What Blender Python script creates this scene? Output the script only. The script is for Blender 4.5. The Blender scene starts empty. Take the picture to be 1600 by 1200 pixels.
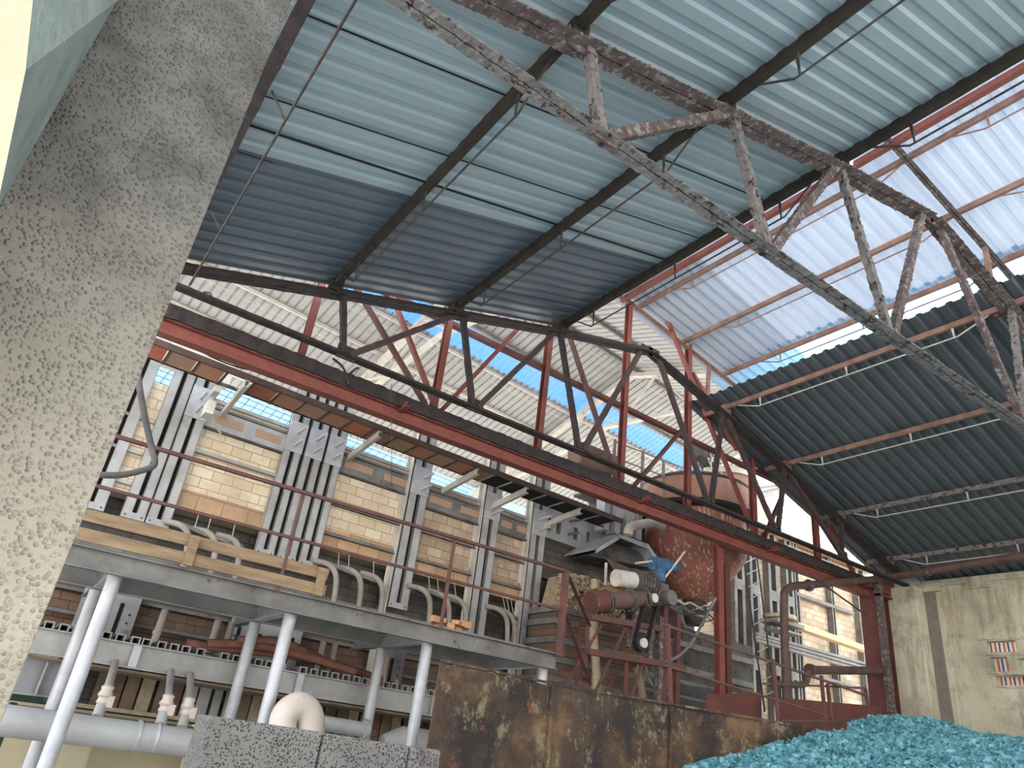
import bpy, bmesh, math, random
import numpy as np
from mathutils import Vector, Matrix, noise
random.seed(7)
# ------------------------------------------------------------------ camera
EYE = 1.6                                   # eye height over the floor; all survey heights below are relative to the eye
YAW, PITCH, ROLL, FPX = map(float, (math.radians(57.974472), math.radians(27.228947), math.radians(7.657490), 1134.09))
_f = Vector((math.cos(PITCH)*math.cos(YAW), math.cos(PITCH)*math.sin(YAW), math.sin(PITCH)))
_r = Vector((math.sin(YAW), -math.cos(YAW), 0)); _u = _r.cross(_f)
_r2 = _r*math.cos(ROLL) + _u*math.sin(ROLL); _u2 = -_r*math.sin(ROLL) + _u*math.cos(ROLL)
scene = bpy.context.scene
cd = bpy.data.cameras.new('camera'); cam = bpy.data.objects.new('camera', cd); scene.collection.objects.link(cam)
cd.sensor_width = 36; cd.lens = 36*FPX/1600; cd.clip_start = .05; cd.clip_end = 300
cam.matrix_world = Matrix(((_r2.x, _u2.x, -_f.x, 0), (_r2.y, _u2.y, -_f.y, 0), (_r2.z, _u2.z, -_f.z, EYE), (0, 0, 0, 1)))
scene.camera = cam
# ------------------------------------------------------------------ sky, sun, exposure
w = bpy.data.worlds.new('sky'); scene.world = w; w.use_nodes = True
nt = w.node_tree; nt.nodes.clear()
bg = nt.nodes.new('ShaderNodeBackground'); out = nt.nodes.new('ShaderNodeOutputWorld')
ramp = nt.nodes.new('ShaderNodeValToRGB'); tc = nt.nodes.new('ShaderNodeTexCoord'); sx = nt.nodes.new('ShaderNodeSeparateXYZ')
nt.links.new(tc.outputs['Generated'], sx.inputs[0]); nt.links.new(sx.outputs['Z'], ramp.inputs[0])
ramp.color_ramp.elements[0].position = .0; ramp.color_ramp.elements[0].color = (1, .97, .92, 1)
ramp.color_ramp.elements[1].position = .8; ramp.color_ramp.elements[1].color = (.62, .8, 1, 1)
nt.links.new(ramp.outputs[0], bg.inputs[0]); nt.links.new(bg.outputs[0], out.inputs[0]); bg.inputs[1].default_value = 1.8
sl = bpy.data.lights.new('sun', 'SUN'); so = bpy.data.objects.new('sun', sl); scene.collection.objects.link(so)
sl.energy = 3.6; sl.angle = math.radians(2); sl.color = (1, .95, .86)
so.rotation_euler = Vector((-.55, -.35, -.76)).to_track_quat('-Z', 'Y').to_euler(); so.location = (0, 0, 30)
vs = scene.view_settings; vs.view_transform = 'Standard'; vs.look = 'None'; vs.gamma = 1; vs.use_curve_mapping = False; vs.exposure = 1.42
# ------------------------------------------------------------------ survey helpers
def ray(px, py): return _r2*((px-800)/FPX) - _u2*((py-600)/FPX) + _f
def at(px, py, X=None, Y=None, Z=None):
    """point on the real plane X=, Y= or Z= (metres, heights from the eye) that the photograph shows at px, py"""
    d = ray(px, py)
    t = X/d.x if X is not None else Y/d.y if Y is not None else Z/d.z
    return d*t
V = Vector
# ------------------------------------------------------------------ materials
def lin(c):
    c = c/255; return c/12.92 if c <= .04045 else ((c+.055)/1.055)**2.4
def rgb(r, g, b): return (lin(r), lin(g), lin(b), 1)
class NT:
    def __init__(s, name):
        s.m = bpy.data.materials.new(name); s.m.use_nodes = True; s.t = s.m.node_tree; s.t.nodes.clear()
        s.out = s.n('ShaderNodeOutputMaterial'); s.b = s.n('ShaderNodeBsdfPrincipled'); s.t.links.new(s.b.outputs[0], s.out.inputs[0])
        s.tc = s.n('ShaderNodeNewGeometry').outputs['Position']
    def n(s, k, **kw):
        x = s.t.nodes.new(k)
        for a, v in kw.items(): setattr(x, a, v)
        return x
    def l(s, a, b): s.t.links.new(a, b)
    def noise(s, scale, detail=5, vec=None, rough=.6, dist=0):
        x = s.n('ShaderNodeTexNoise'); x.inputs['Scale'].default_value = scale; x.inputs['Detail'].default_value = detail
        x.inputs['Roughness'].default_value = rough; x.inputs['Distortion'].default_value = dist; s.l(vec or s.tc, x.inputs['Vector']); return x.outputs['Fac']
    def ramp(s, fac, stops):
        x = s.n('ShaderNodeValToRGB'); s.l(fac, x.inputs[0]); e = x.color_ramp.elements
        while len(e) < len(stops): e.new(.5)
        for i, (p, c) in enumerate(stops): e[i].position = p; e[i].color = c if hasattr(c, '__len__') else (c, c, c, 1)
        return x.outputs['Color']
    def mix(s, f, a, b, kind='MIX'):
        x = s.n('ShaderNodeMix', data_type='RGBA', blend_type=kind)
        for i, v in ((0, f), (6, a), (7, b)):
            if hasattr(v, 'is_linked') or hasattr(v, 'links'): s.l(v, x.inputs[i])
            else: x.inputs[i].default_value = v
        return x.outputs[2]
    def scalev(s, sx, sy, sz):
        x = s.n('ShaderNodeMapping'); x.inputs['Scale'].default_value = (sx, sy, sz); s.l(s.tc, x.inputs[0]); return x.outputs[0]
    def bump(s, h, strength=.4, dist=.02):
        x = s.n('ShaderNodeBump'); x.inputs['Strength'].default_value = strength; x.inputs['Distance'].default_value = dist
        s.l(h, x.inputs['Height']); s.l(x.outputs[0], s.b.inputs['Normal'])
def mat(name, c1, c2, scale=3, c3=None, s3=8, p3=.6, rough=.8, metal=0, bump=.3, bs=30, bd=.01, stretch=None):
    s = NT(name); vec = s.scalev(*stretch) if stretch else None
    col = s.ramp(s.noise(scale, 6, vec), [(.35, c1), (.65, c2)])
    if c3: col = s.mix(s.ramp(s.noise(s3, 8, vec, .7), [(p3, 0.), (min(1, p3+.06), 1.)]), col, c3)
    s.l(col, s.b.inputs['Base Color']); s.b.inputs['Roughness'].default_value = rough; s.b.inputs['Metallic'].default_value = metal
    if bump: s.bump(s.noise(bs, 4), bump, bd)
    return s.m
MT = {}
MT['crust'] = mat('dust_crusted_steel', rgb(112, 106, 104), rgb(148, 140, 136), 12, rgb(66, 48, 46), 9, .54, .95, 0, 1, 70, .02)
MT['crust_dark'] = mat('sooty_steel', rgb(46, 40, 40), rgb(70, 56, 54), 6, rgb(105, 95, 92), 18, .63, .9, 0, .8, 50, .015)
MT['crust_mix'] = mat('rusty_dusty_steel', rgb(82, 66, 64), rgb(112, 98, 94), 6, rgb(146, 136, 132), 12, .54, .9, 0, 1, 70, .015)
MT['sootred'] = mat('sooty_red_brown_steel', rgb(84, 62, 58), rgb(62, 50, 48), 5, rgb(108, 96, 92), 14, .62, .9, 0, .6, 50, .01)
MT['purlin'] = mat('black_brown_purlin', rgb(38, 34, 30), rgb(62, 52, 40), 4, rgb(112, 78, 40), 5, .66, .9, 0, .5, 60)
MT['rustrod'] = mat('dark_rod', rgb(52, 46, 42), rgb(84, 76, 70), 5, rough=.9)
MT['redpaint'] = mat('red_oxide_paint', rgb(140, 76, 64), rgb(118, 64, 55), 3, rgb(94, 62, 56), 9, .62, .65, 0, .2, 30)
MT['reddark'] = mat('dull_red_paint', rgb(112, 62, 54), rgb(90, 54, 50), 3, rgb(70, 50, 46), 9, .6, .75, 0, .25, 30)
MT['redrust'] = mat('rusty_red_rail', rgb(108, 70, 62), rgb(86, 58, 53), 4, rgb(76, 66, 62), 12, .62, .8, 0, .3, 40)
MT['brownpurlin'] = mat('pinkish_brown_steel', rgb(150, 118, 104), rgb(120, 88, 76), 4, rgb(176, 160, 148), 10, .66, .85, 0, .3, 40)
MT['galv'] = mat('grey_painted_steel', rgb(174, 172, 169), rgb(150, 147, 144), 2.5, rgb(124, 116, 110), 7, .66, .6, .1, .15, 20)
MT['galvlight'] = mat('silver_painted_tube', rgb(188, 187, 190), rgb(164, 162, 164), 3, rgb(140, 132, 124), 9, .7, .45, .2, .12, 25)
MT['galvdark'] = mat('grimy_grey_steel', rgb(128, 124, 120), rgb(98, 94, 90), 2.5, rgb(78, 68, 62), 6, .6, .75, .1, .25, 25)
MT['sooty'] = mat('sooty_grey', rgb(92, 88, 84), rgb(64, 60, 58), 2, rgb(40, 38, 38), 3, .58, .9, 0, .3, 20)
MT['black'] = mat('black_and_gap_shade', rgb(20, 18, 18), rgb(32, 29, 28), 2, rough=.95, bump=0)  # plain black; in slots and gaps it is painted shade
MT['slat'] = mat('brown_tan_boards', rgb(128, 112, 92), rgb(96, 84, 70), 3, rough=.95)
MT['farsteel'] = mat('pale_dusty_steel', rgb(205, 198, 186), rgb(180, 172, 162), 3, rough=.9, bump=.1)
MT['wood'] = mat('weathered_timber', rgb(150, 124, 94), rgb(118, 96, 74), 2, rgb(98, 84, 70), 5, .62, .85, 0, .4, 25, stretch=(1, 6, 8))
MT['woodnew'] = mat('fresh_sawn_timber', rgb(208, 178, 136), rgb(188, 156, 116), 2, rough=.8, bump=.2, stretch=(.6, 6, 8))
MT['creamnear'] = mat('bright_cream_paint', rgb(178, 168, 140), rgb(164, 154, 128), 3, rough=.85, bump=.3)
MT['cream'] = mat('cream_wall_paint', rgb(206, 194, 162), rgb(188, 176, 146), 1.2, rough=.85, bump=.15)
MT['pipegrey'] = mat('dusty_grey_duct', rgb(170, 167, 164), rgb(150, 147, 144), 1.5, rgb(150, 136, 118), 14, .68, .6, .1, .1, 20)
MT['pipepink'] = mat('lime_dusted_pipe', rgb(206, 192, 180), rgb(184, 168, 156), 2, rgb(150, 128, 112), 12, .66, .8, 0, .2, 30)
MT['piperust'] = mat('rust_brown_pipe', rgb(106, 80, 70), rgb(82, 62, 56), 3, rgb(140, 122, 112), 10, .66, .75, 0, .2, 30)
MT['blue'] = mat('blue_motor_paint', rgb(70, 106, 142), rgb(54, 84, 116), 6, rgb(168, 176, 180), 14, .6, .5, 0, .1, 30)
MT['white'] = mat('dirty_white', rgb(214, 210, 198), rgb(186, 180, 168), 4, rgb(140, 128, 116), 12, .64, .7, 0, .1, 30)
MT['hose'] = mat('brown_hose', rgb(134, 90, 74), rgb(108, 74, 62), 6, rough=.9, bump=.6, bs=60)
MT['rubber'] = mat('black_rubber', rgb(26, 24, 24), rgb(44, 40, 38), 8, rough=.7)
MT['floor'] = mat('dusty_ground', rgb(196, 190, 180), rgb(172, 166, 158), 1, rough=.95, bump=.3)
MT['boardtan'] = mat('tan_insulation_board', rgb(176, 138, 110), rgb(160, 134, 112), 5, rough=.9)
MT['pipedust'] = mat('dusty_burner_pipe', rgb(158, 148, 136), rgb(132, 122, 112), 4, rgb(110, 96, 86), 14, .6, .85, 0, .3, 40)
MT['tan'] = mat('lagging_wrap', rgb(176, 158, 132), rgb(150, 132, 108), 9, rough=.95, bump=.8, bs=40)
def sheet_mat(name, c1, c2, transl=0, tcol=None, rough=.45, dents=True, metal=.15, streak=None):
    metal = 0; s = NT(name); v = s.scalev(.35, 2.2, 1)
    col = s.ramp(s.noise(1.6, 5, v), [(.3, c1), (.7, c2)])
    if streak: col = s.mix(s.ramp(s.noise(3, 7, s.scalev(.5, 5, 1), .7), [(.6, 0.), (.75, 1.)]), col, streak)
    s.l(col, s.b.inputs['Base Color']); s.b.inputs['Roughness'].default_value = rough; s.b.inputs['Metallic'].default_value = metal
    s.bump(s.noise(2.2, 2), .25, .05)
    if transl:
        t = s.n('ShaderNodeBsdfTranslucent'); t.inputs[0].default_value = tcol
        m = s.n('ShaderNodeMixShader'); m.inputs[0].default_value = transl
        s.l(s.b.outputs[0], m.inputs[1]); s.l(t.outputs[0], m.inputs[2]); s.l(m.outputs[0], s.out.inputs[0])
    return s.m
MT['sheetblue'] = sheet_mat('blue_grey_sheeting', rgb(164, 178, 184), rgb(148, 163, 170), streak=rgb(156, 168, 170))
MT['sheetslate'] = sheet_mat('slate_sheeting', rgb(100, 110, 121), rgb(88, 98, 109), streak=rgb(108, 117, 124))
MT['sheetdark'] = sheet_mat('charcoal_sheeting', rgb(92, 98, 102), rgb(76, 82, 87), streak=rgb(106, 108, 108))
MT['sheetwhite'] = sheet_mat('pale_translucent_sheeting', rgb(214, 218, 226), rgb(196, 200, 210), .3, (.72, .76, .82, 1), metal=0, streak=rgb(176, 168, 166))
MT['sheetsky'] = sheet_mat('clear_fibreglass_sheeting', rgb(216, 236, 246), rgb(200, 226, 240), .7, (.62, .78, .9, 1), metal=0)
MT['sheetfar'] = sheet_mat('dusty_grey_sheeting', rgb(170, 168, 164), rgb(154, 152, 150), streak=rgb(146, 140, 134), metal=0, rough=.7)
MT['farsky'] = sheet_mat('blue_fibreglass_sheeting', rgb(170, 205, 240), rgb(150, 190, 232), .6, (.2, .39, .66, 1), metal=0)
MT['eavesky'] = sheet_mat('pale_blue_fibreglass', rgb(190, 215, 240), rgb(176, 205, 236), .65, (.42, .58, .74, 1), metal=0)
def brick_mat(name, c1, c2, mortar, bw, bh, dirt, rough=.9, soot=0, mort=.006):
    s = NT(name)
    sp = s.n('ShaderNodeSeparateXYZ'); s.l(s.tc, sp.inputs[0]); cb = s.n('ShaderNodeCombineXYZ')
    s.l(sp.outputs[0], cb.inputs[0]); s.l(sp.outputs[2], cb.inputs[1])
    b = s.n('ShaderNodeTexBrick'); s.l(cb.outputs[0], b.inputs['Vector']); b.inputs['Scale'].default_value = 1
    b.inputs['Brick Width'].default_value = bw; b.inputs['Row Height'].default_value = bh; b.inputs['Mortar Size'].default_value = mort
    b.inputs['Color1'].default_value = c1; b.inputs['Color2'].default_value = c2; b.inputs['Mortar'].default_value = mortar
    b.inputs['Bias'].default_value = 0; b.offset = .5
    col = s.mix(s.ramp(s.noise(1.3, 7, None, .7), [(.42, 0.), (.72, .8)]), b.outputs['Color'], dirt)
    col = s.mix(s.ramp(s.noise(9, 6, None, .7), [(.55, 0.), (.8, .6)]), col, dirt)
    s.l(col, s.b.inputs['Base Color']); s.b.inputs['Roughness'].default_value = rough
    h = s.mix(.25, b.outputs['Fac'], s.noise(40, 4)); iv = s.n('ShaderNodeInvert'); s.l(h, iv.inputs[1]); s.bump(iv.outputs[0], .6, .02)
    return s.m
MT['brick'] = brick_mat('cream_firebrick', rgb(228, 214, 188), rgb(212, 192, 162), rgb(146, 124, 100), .34, .17, rgb(188, 160, 132))
MT['brickgrey'] = brick_mat('dusty_firebrick', rgb(204, 184, 158), rgb(172, 148, 122), rgb(106, 92, 80), .34, .17, rgb(130, 112, 96))
MT['bricklarge'] = brick_mat('orange_brown_block', rgb(198, 164, 128), rgb(172, 138, 108), rgb(116, 92, 74), .42, .3, rgb(146, 118, 92))
MT['bricklow'] = brick_mat('brown_firebrick', rgb(130, 100, 78), rgb(104, 82, 66), rgb(64, 54, 46), .3, .12, rgb(92, 80, 70))
MT['bricksoot'] = brick_mat('sooty_firebrick', rgb(104, 96, 88), rgb(84, 78, 72), rgb(48, 44, 42), .4, .15, rgb(56, 52, 50))
MT['brickloose'] = mat('loose_firebrick', rgb(196, 146, 100), rgb(164, 124, 92), 4, rough=.9, bump=.6)
def panel_mat():
    s = NT('soffit_board'); info = s.n('ShaderNodeObjectInfo')
    col = s.ramp(info.outputs['Random'], [(0, rgb(176, 100, 76)), (.35, rgb(184, 128, 98)), (.7, rgb(168, 146, 122)), (1, rgb(196, 88, 64))])
    col = s.mix(s.ramp(s.noise(4, 7, None, .7), [(.45, 0.), (.7, .8)]), col, rgb(168, 146, 112))
    s.l(col, s.b.inputs['Base Color']); s.b.inputs['Roughness'].default_value = .9; return s.m
MT['soffit'] = panel_mat()
def concrete_column():
    s = NT('splashed_concrete')
    col = s.ramp(s.noise(1.6, 7, None, .65), [(.3, rgb(144, 132, 116)), (.5, rgb(166, 154, 136)), (.72, rgb(182, 171, 154))])
    # light falloff put into the colour: darker toward the top, mottled by noise
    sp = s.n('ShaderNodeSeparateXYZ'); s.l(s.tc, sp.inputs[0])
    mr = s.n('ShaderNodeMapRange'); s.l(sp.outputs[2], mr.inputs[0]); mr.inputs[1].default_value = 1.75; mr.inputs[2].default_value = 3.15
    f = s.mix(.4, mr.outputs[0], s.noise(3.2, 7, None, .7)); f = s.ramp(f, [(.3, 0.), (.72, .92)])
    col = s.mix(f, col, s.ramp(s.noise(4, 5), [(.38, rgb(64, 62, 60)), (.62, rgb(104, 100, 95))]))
    col = s.mix(s.ramp(s.noise(6, 7, None, .7), [(.69, 0.), (.71, .85)]), col, rgb(200, 196, 188))
    s.l(col, s.b.inputs['Base Color']); s.b.inputs['Roughness'].default_value = .85
    v = s.n('ShaderNodeTexVoronoi'); v.feature = 'SMOOTH_F1'; v.inputs['Scale'].default_value = 88; s.l(s.tc, v.inputs['Vector'])
    v.inputs['Smoothness'].default_value = .5
    h = s.ramp(v.outputs['Distance'], [(.05, 1.), (.5, 0.)])
    h = s.mix(1., h, s.ramp(s.noise(14, 3), [(.3, .3), (.55, 1.)]), 'MULTIPLY'); h = s.mix(.25, h, s.noise(140, 4))
    s.bump(h, 1, .011); return s.m
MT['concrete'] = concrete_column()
def rust_mat():
    s = NT('rusted_painted_plate')
    c = s.ramp(s.noise(1.8, 9, None, .7), [(.4, rgb(40, 30, 26)), (.54, rgb(74, 54, 38)), (.68, rgb(118, 88, 58))])
    c = s.mix(s.ramp(s.noise(3.4, 12, s.scalev(1.2, 1, .8), .8), [(.55, 0.), (.6, .85)]), c, rgb(120, 108, 82))
    c = s.mix(s.ramp(s.noise(1.6, 10, s.scalev(1.5, 1, .4), .8), [(.6, 0.), (.63, .85)]), c, rgb(132, 140, 124))
    c = s.mix(s.ramp(s.noise(7, 8, None, .7), [(.6, 0.), (.65, .8)]), c, rgb(112, 66, 36))
    s.l(c, s.b.inputs['Base Color']); s.b.inputs['Roughness'].default_value = .85; s.bump(s.noise(14, 6), .4, .01); return s.m
MT['rust'] = rust_mat()
MT['hopper'] = mat('streaked_red_hopper', rgb(160, 92, 76), rgb(126, 88, 72), 2, rgb(186, 170, 156), 3.2, .55, .85, 0, .15, 12, stretch=(4.5, 4.5, .55))
MT['drum'] = mat('faded_orange_drum', rgb(166, 124, 106), rgb(144, 106, 90), 2, rgb(190, 170, 150), 8, .64, .8, 0, .2, 30, stretch=(3, 3, .6))
def wall_plaster():
    s = NT('stained_cream_plaster')
    c = s.ramp(s.noise(.9, 8, None, .65), [(.3, rgb(168, 162, 146)), (.5, rgb(206, 196, 168)), (.7, rgb(218, 212, 192))])
    c = s.mix(s.ramp(s.noise(1.6, 7, s.scalev(2.2, 2.2, .3), .75), [(.5, 0.), (.66, .75)]), c, rgb(146, 124, 92))
    c = s.mix(s.ramp(s.noise(1.1, 8, None, .75), [(.52, 0.), (.66, .7)]), c, rgb(132, 126, 112))
    s.l(c, s.b.inputs['Base Color']); s.b.inputs['Roughness'].default_value = .9; s.bump(s.noise(12, 6), .5, .02); return s.m
MT['plaster'] = wall_plaster()
def porous():
    s = NT('porous_grey_block')
    v = s.n('ShaderNodeTexVoronoi'); v.inputs['Scale'].default_value = 120; s.l(s.tc, v.inputs['Vector'])
    pit = s.ramp(v.outputs['Distance'], [(.22, 0.), (.4, 1.)]); pit = s.mix(s.ramp(s.noise(25, 3), [(.35, 0.), (.5, 1.)]), (1, 1, 1, 1), pit)
    c = s.ramp(s.noise(2, 6), [(.4, rgb(104, 99, 95)), (.6, rgb(118, 113, 108))])
    c = s.mix(s.ramp(s.noise(2.3, 4), [(.6, 0.), (.66, .8)]), c, rgb(86, 76, 74))
    c = s.mix(pit, rgb(52, 50, 50), c)
    s.l(c, s.b.inputs['Base Color']); s.b.inputs['Roughness'].default_value = .95
    s.bump(s.mix(.3, pit, s.noise(120, 4)), 1, .012); return s.m
MT['porous'] = porous()
def cullet_mat():
    s = NT('turquoise_cullet')
    c = s.ramp(s.noise(7, 5, None, .7), [(.3, rgb(60, 104, 112)), (.5, rgb(92, 148, 158)), (.7, rgb(140, 188, 194))])
    s.l(c, s.b.inputs['Base Color']); s.b.inputs['Roughness'].default_value = .3; s.bump(s.noise(50, 5), .5, .02); return s.m
MT['cullet'] = cullet_mat()
def striped():
    s = NT('striped_tarpaulin'); sp = s.n('ShaderNodeSeparateXYZ'); s.l(s.tc, sp.inputs[0])
    m = s.n('ShaderNodeMath', operation='MULTIPLY'); s.l(sp.outputs[1], m.inputs[0]); m.inputs[1].default_value = 5.5
    f = s.n('ShaderNodeMath', operation='FRACT'); s.l(m.outputs[0], f.inputs[0])
    c = s.ramp(f.outputs[0], [(0, rgb(230, 232, 236)), (.3, rgb(60, 92, 150)), (.52, rgb(236, 236, 236)), (.74, rgb(214, 110, 74))])
    c.node.color_ramp.interpolation = 'CONSTANT'
    s.l(c, s.b.inputs['Base Color']); s.b.inputs['Roughness'].default_value = .6; return s.m
MT['stripes'] = striped()
# ------------------------------------------------------------------ mesh builder
UP = V((0, 0, 1))
class MB:
    def __init__(s): s.v = []; s.f = []
    def frame(s, p0, p1, up):
        d = (p1-p0).normalized(); side = d.cross(up)
        if side.length < 1e-4: side = d.cross(V((1, 0, 0)))
        side.normalize(); return d, side, side.cross(d).normalized()
    def ext(s, p0, p1, poly, up=UP, seg=None, jit=0):
        """extrude a closed profile [(side, up), ...] from p0 to p1"""
        p0, p1 = V(p0), V(p1); d, a, b = s.frame(p0, p1, V(up)); L = (p1-p0).length
        n = max(1, int(L/seg)) if seg else 1; k = len(poly); base = len(s.v)
        for i in range(n+1):
            c = p0.lerp(p1, i/n)
            for j, (u, w_) in enumerate(poly):
                q = c + a*u + b*w_
                if jit: q = q + V((random.uniform(-1, 1), random.uniform(-1, 1), random.uniform(-1, 1)))*jit
                s.v.append(q)
        for i in range(n):
            for j in range(k):
                s.f.append((base+i*k+j, base+i*k+(j+1) % k, base+(i+1)*k+(j+1) % k, base+(i+1)*k+j))
        s.f.append(tuple(base+j for j in range(k))[::-1]); s.f.append(tuple(base+n*k+j for j in range(k))); return s
    def bar(s, p0, p1, w, h, up=UP, seg=None, jit=0):
        return s.ext(p0, p1, [(-w/2, -h/2), (w/2, -h/2), (w/2, h/2), (-w/2, h/2)], up, seg, jit)
    def ang(s, p0, p1, a, t=.012, up=UP, flip=1, seg=None, jit=0):
        return s.ext(p0, p1, [(0, 0), (a*flip, 0), (a*flip, t), (t*flip, t), (t*flip, a), (0, a)][::flip], up, seg, jit)
    def dang(s, p0, p1, a, t=.014, gap=.014, up=UP, seg=None, jit=0):
        """double angle, back to back, legs out at the bottom"""
        g = gap/2
        s.ext(p0, p1, [(g, -a/2), (g+a, -a/2), (g+a, -a/2+t), (g+t, -a/2+t), (g+t, a/2), (g, a/2)], up, seg, jit)
        return s.ext(p0, p1, [(-g, -a/2), (-g, a/2), (-g-t, a/2), (-g-t, -a/2+t), (-g-a, -a/2+t), (-g-a, -a/2)], up, seg, jit)
    def chan(s, p0, p1, w, h, t=.012, up=UP, flip=1, seg=None, jit=0):
        q = [(-w/2*flip, -h/2), (w/2*flip, -h/2), (w/2*flip, -h/2+t), ((-w/2+t)*flip, -h/2+t), ((-w/2+t)*flip, h/2-t), (w/2*flip, h/2-t), (w/2*flip, h/2), (-w/2*flip, h/2)]
        return s.ext(p0, p1, q[::flip], up, seg, jit)
    def ibeam(s, p0, p1, w, h, t=.016, up=UP, seg=None, jit=0):
        a, b, c = w/2, h/2, t/2
        return s.ext(p0, p1, [(-a, -b), (a, -b), (a, -b+t), (c, -b+t), (c, b-t), (a, b-t), (a, b), (-a, b), (-a, b-t), (-c, b-t), (-c, -b+t), (-a, -b+t)], up, seg, jit)
    def rod(s, p0, p1, r, n=8, r2=None):
        p0, p1 = V(p0), V(p1); d, a, b = s.frame(p0, p1, UP); base = len(s.v); r2 = r if r2 is None else r2
        for c, rr in ((p0, r), (p1, r2)):
            for j in range(n): th = 2*math.pi*j/n; s.v.append(c + a*math.cos(th)*rr + b*math.sin(th)*rr)
        for j in range(n): s.f.append((base+j, base+(j+1) % n, base+n+(j+1) % n, base+n+j))
        s.f.append(tuple(base+j for j in range(n))[::-1]); s.f.append(tuple(base+n+j for j in range(n))); return s
    def tube(s, pts, r, n=10, sub=6, jit=0):
        """round tube along a smoothed path"""
        P = [V(p) for p in pts]
        if sub > 1 and len(P) > 2:
            Q = []; E = [P[0]*2-P[1]] + P + [P[-1]*2-P[-2]]
            for i in range(1, len(E)-2):
                for k in range(sub):
                    t = k/sub; a, b, c, d = E[i-1:i+3]
                    Q.append(.5*((2*b)+(c-a)*t+(2*a-5*b+4*c-d)*t*t+(3*b-a-3*c+d)*t**3))
            P = Q+[P[-1]]
        base = len(s.v); nrm = None
        for i, p in enumerate(P):
            d = (P[min(i+1, len(P)-1)]-P[max(i-1, 0)]).normalized()
            if nrm is None: nrm = d.cross(UP) if abs(d.z) < .95 else d.cross(V((1, 0, 0)))
            nrm = (nrm - d*nrm.dot(d)).normalized(); b = d.cross(nrm)
            rr = r*(1+random.uniform(-jit, jit))
            for j in range(n): th = 2*math.pi*j/n; s.v.append(p + nrm*math.cos(th)*rr + b*math.sin(th)*rr)
        for i in range(len(P)-1):
            for j in range(n): s.f.append((base+i*n+j, base+i*n+(j+1) % n, base+(i+1)*n+(j+1) % n, base+(i+1)*n+j))
        s.f.append(tuple(base+j for j in range(n))[::-1]); s.f.append(tuple(base+(len(P)-1)*n+j for j in range(n))); return s
    def lathe(s, prof, c, n=40, axis=UP, side=None):
        c = V(c); ax = V(axis).normalized(); a = ax.cross(V((1, 0, 0))) if abs(ax.x) < .9 else ax.cross(UP)
        a.normalize(); b = ax.cross(a); base = len(s.v)
        for r, h in prof:
            for j in range(n): th = 2*math.pi*j/n; s.v.append(c+ax*h+(a*math.cos(th)+b*math.sin(th))*r)
        for i in range(len(prof)-1):
            for j in range(n): s.f.append((base+i*n+j, base+i*n+(j+1) % n, base+(i+1)*n+(j+1) % n, base+(i+1)*n+j))
        s.f.append(tuple(base+j for j in range(n))[::-1]); s.f.append(tuple(base+(len(prof)-1)*n+j for j in range(n))); return s
    def box(s, c, size, rz=0, R=None):
        c = V(c); M = R or Matrix.Rotation(rz, 3, 'Z'); base = len(s.v); x, y, z = [q/2 for q in size]
        for q in ((-x, -y, -z), (x, -y, -z), (x, y, -z), (-x, y, -z), (-x, -y, z), (x, -y, z), (x, y, z), (-x, y, z)): s.v.append(c+M@V(q))
        for q in ((0, 3, 2, 1), (4, 5, 6, 7), (0, 1, 5, 4), (1, 2, 6, 5), (2, 3, 7, 6), (3, 0, 4, 7)): s.f.append(tuple(base+i for i in q))
        return s
    def prism(s, poly, thick):
        """closed 3-D polygon given thickness along vector"""
        t = V(thick); k = len(poly); base = len(s.v)
        s.v += [V(p) for p in poly] + [V(p)+t for p in poly]
        s.f.append(tuple(base+i for i in range(k))[::-1]); s.f.append(tuple(base+k+i for i in range(k)))
        for j in range(k): s.f.append((base+j, base+(j+1) % k, base+k+(j+1) % k, base+k+j))
        return s
ORG = {}
EMPT = []
C = scene.collection
def obj(name, mb, m, parent=None, smooth=False, bevel=0, label=None):
    vs_ = np.array([tuple(q) for q in mb.v], dtype=float); vs_[:, 2] += EYE
    lo, hi = vs_.min(0), vs_.max(0); org = np.array([(lo[0]+hi[0])/2, (lo[1]+hi[1])/2, lo[2]])
    me = bpy.data.meshes.new(name); me.from_pydata((vs_-org).tolist(), [], mb.f); me.update()
    bm = bmesh.new(); bm.from_mesh(me); bmesh.ops.recalc_face_normals(bm, faces=bm.faces); bm.to_mesh(me); bm.free()
    me.materials.append(MT[m] if isinstance(m, str) else m)
    if smooth:
        me.polygons.foreach_set('use_smooth', [True]*len(me.polygons))
        try: me.set_sharp_from_angle(angle=math.radians(40))
        except Exception: pass
    o = bpy.data.objects.new(name, me); C.objects.link(o); ORG[o.name] = org
    if parent: o.parent = parent
    o.location = org
    if bevel:
        b = o.modifiers.new('bevel', 'BEVEL'); b.width = bevel; b.segments = 2; b.limit_method = 'ANGLE'
    if label: o['label'] = label
    return o
def tag(o, label, cat, group=None, kind=None):
    o['label'] = label; o['category'] = cat
    if group: o['group'] = group
    if kind: o['kind'] = kind
    return o
def thing(name, label, cat, group=None, kind=None):
    o = bpy.data.objects.new(name, None); C.objects.link(o); EMPT.append(o); tag(o, label, cat, group, kind); return o
def struct(name, mb, m, label, cat, smooth=False, bevel=0):
    return tag(obj(name, mb, m, smooth=smooth, bevel=bevel), label, cat, kind='structure')
def kids(o): return [c for c in bpy.data.objects if c.parent == o]
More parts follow.
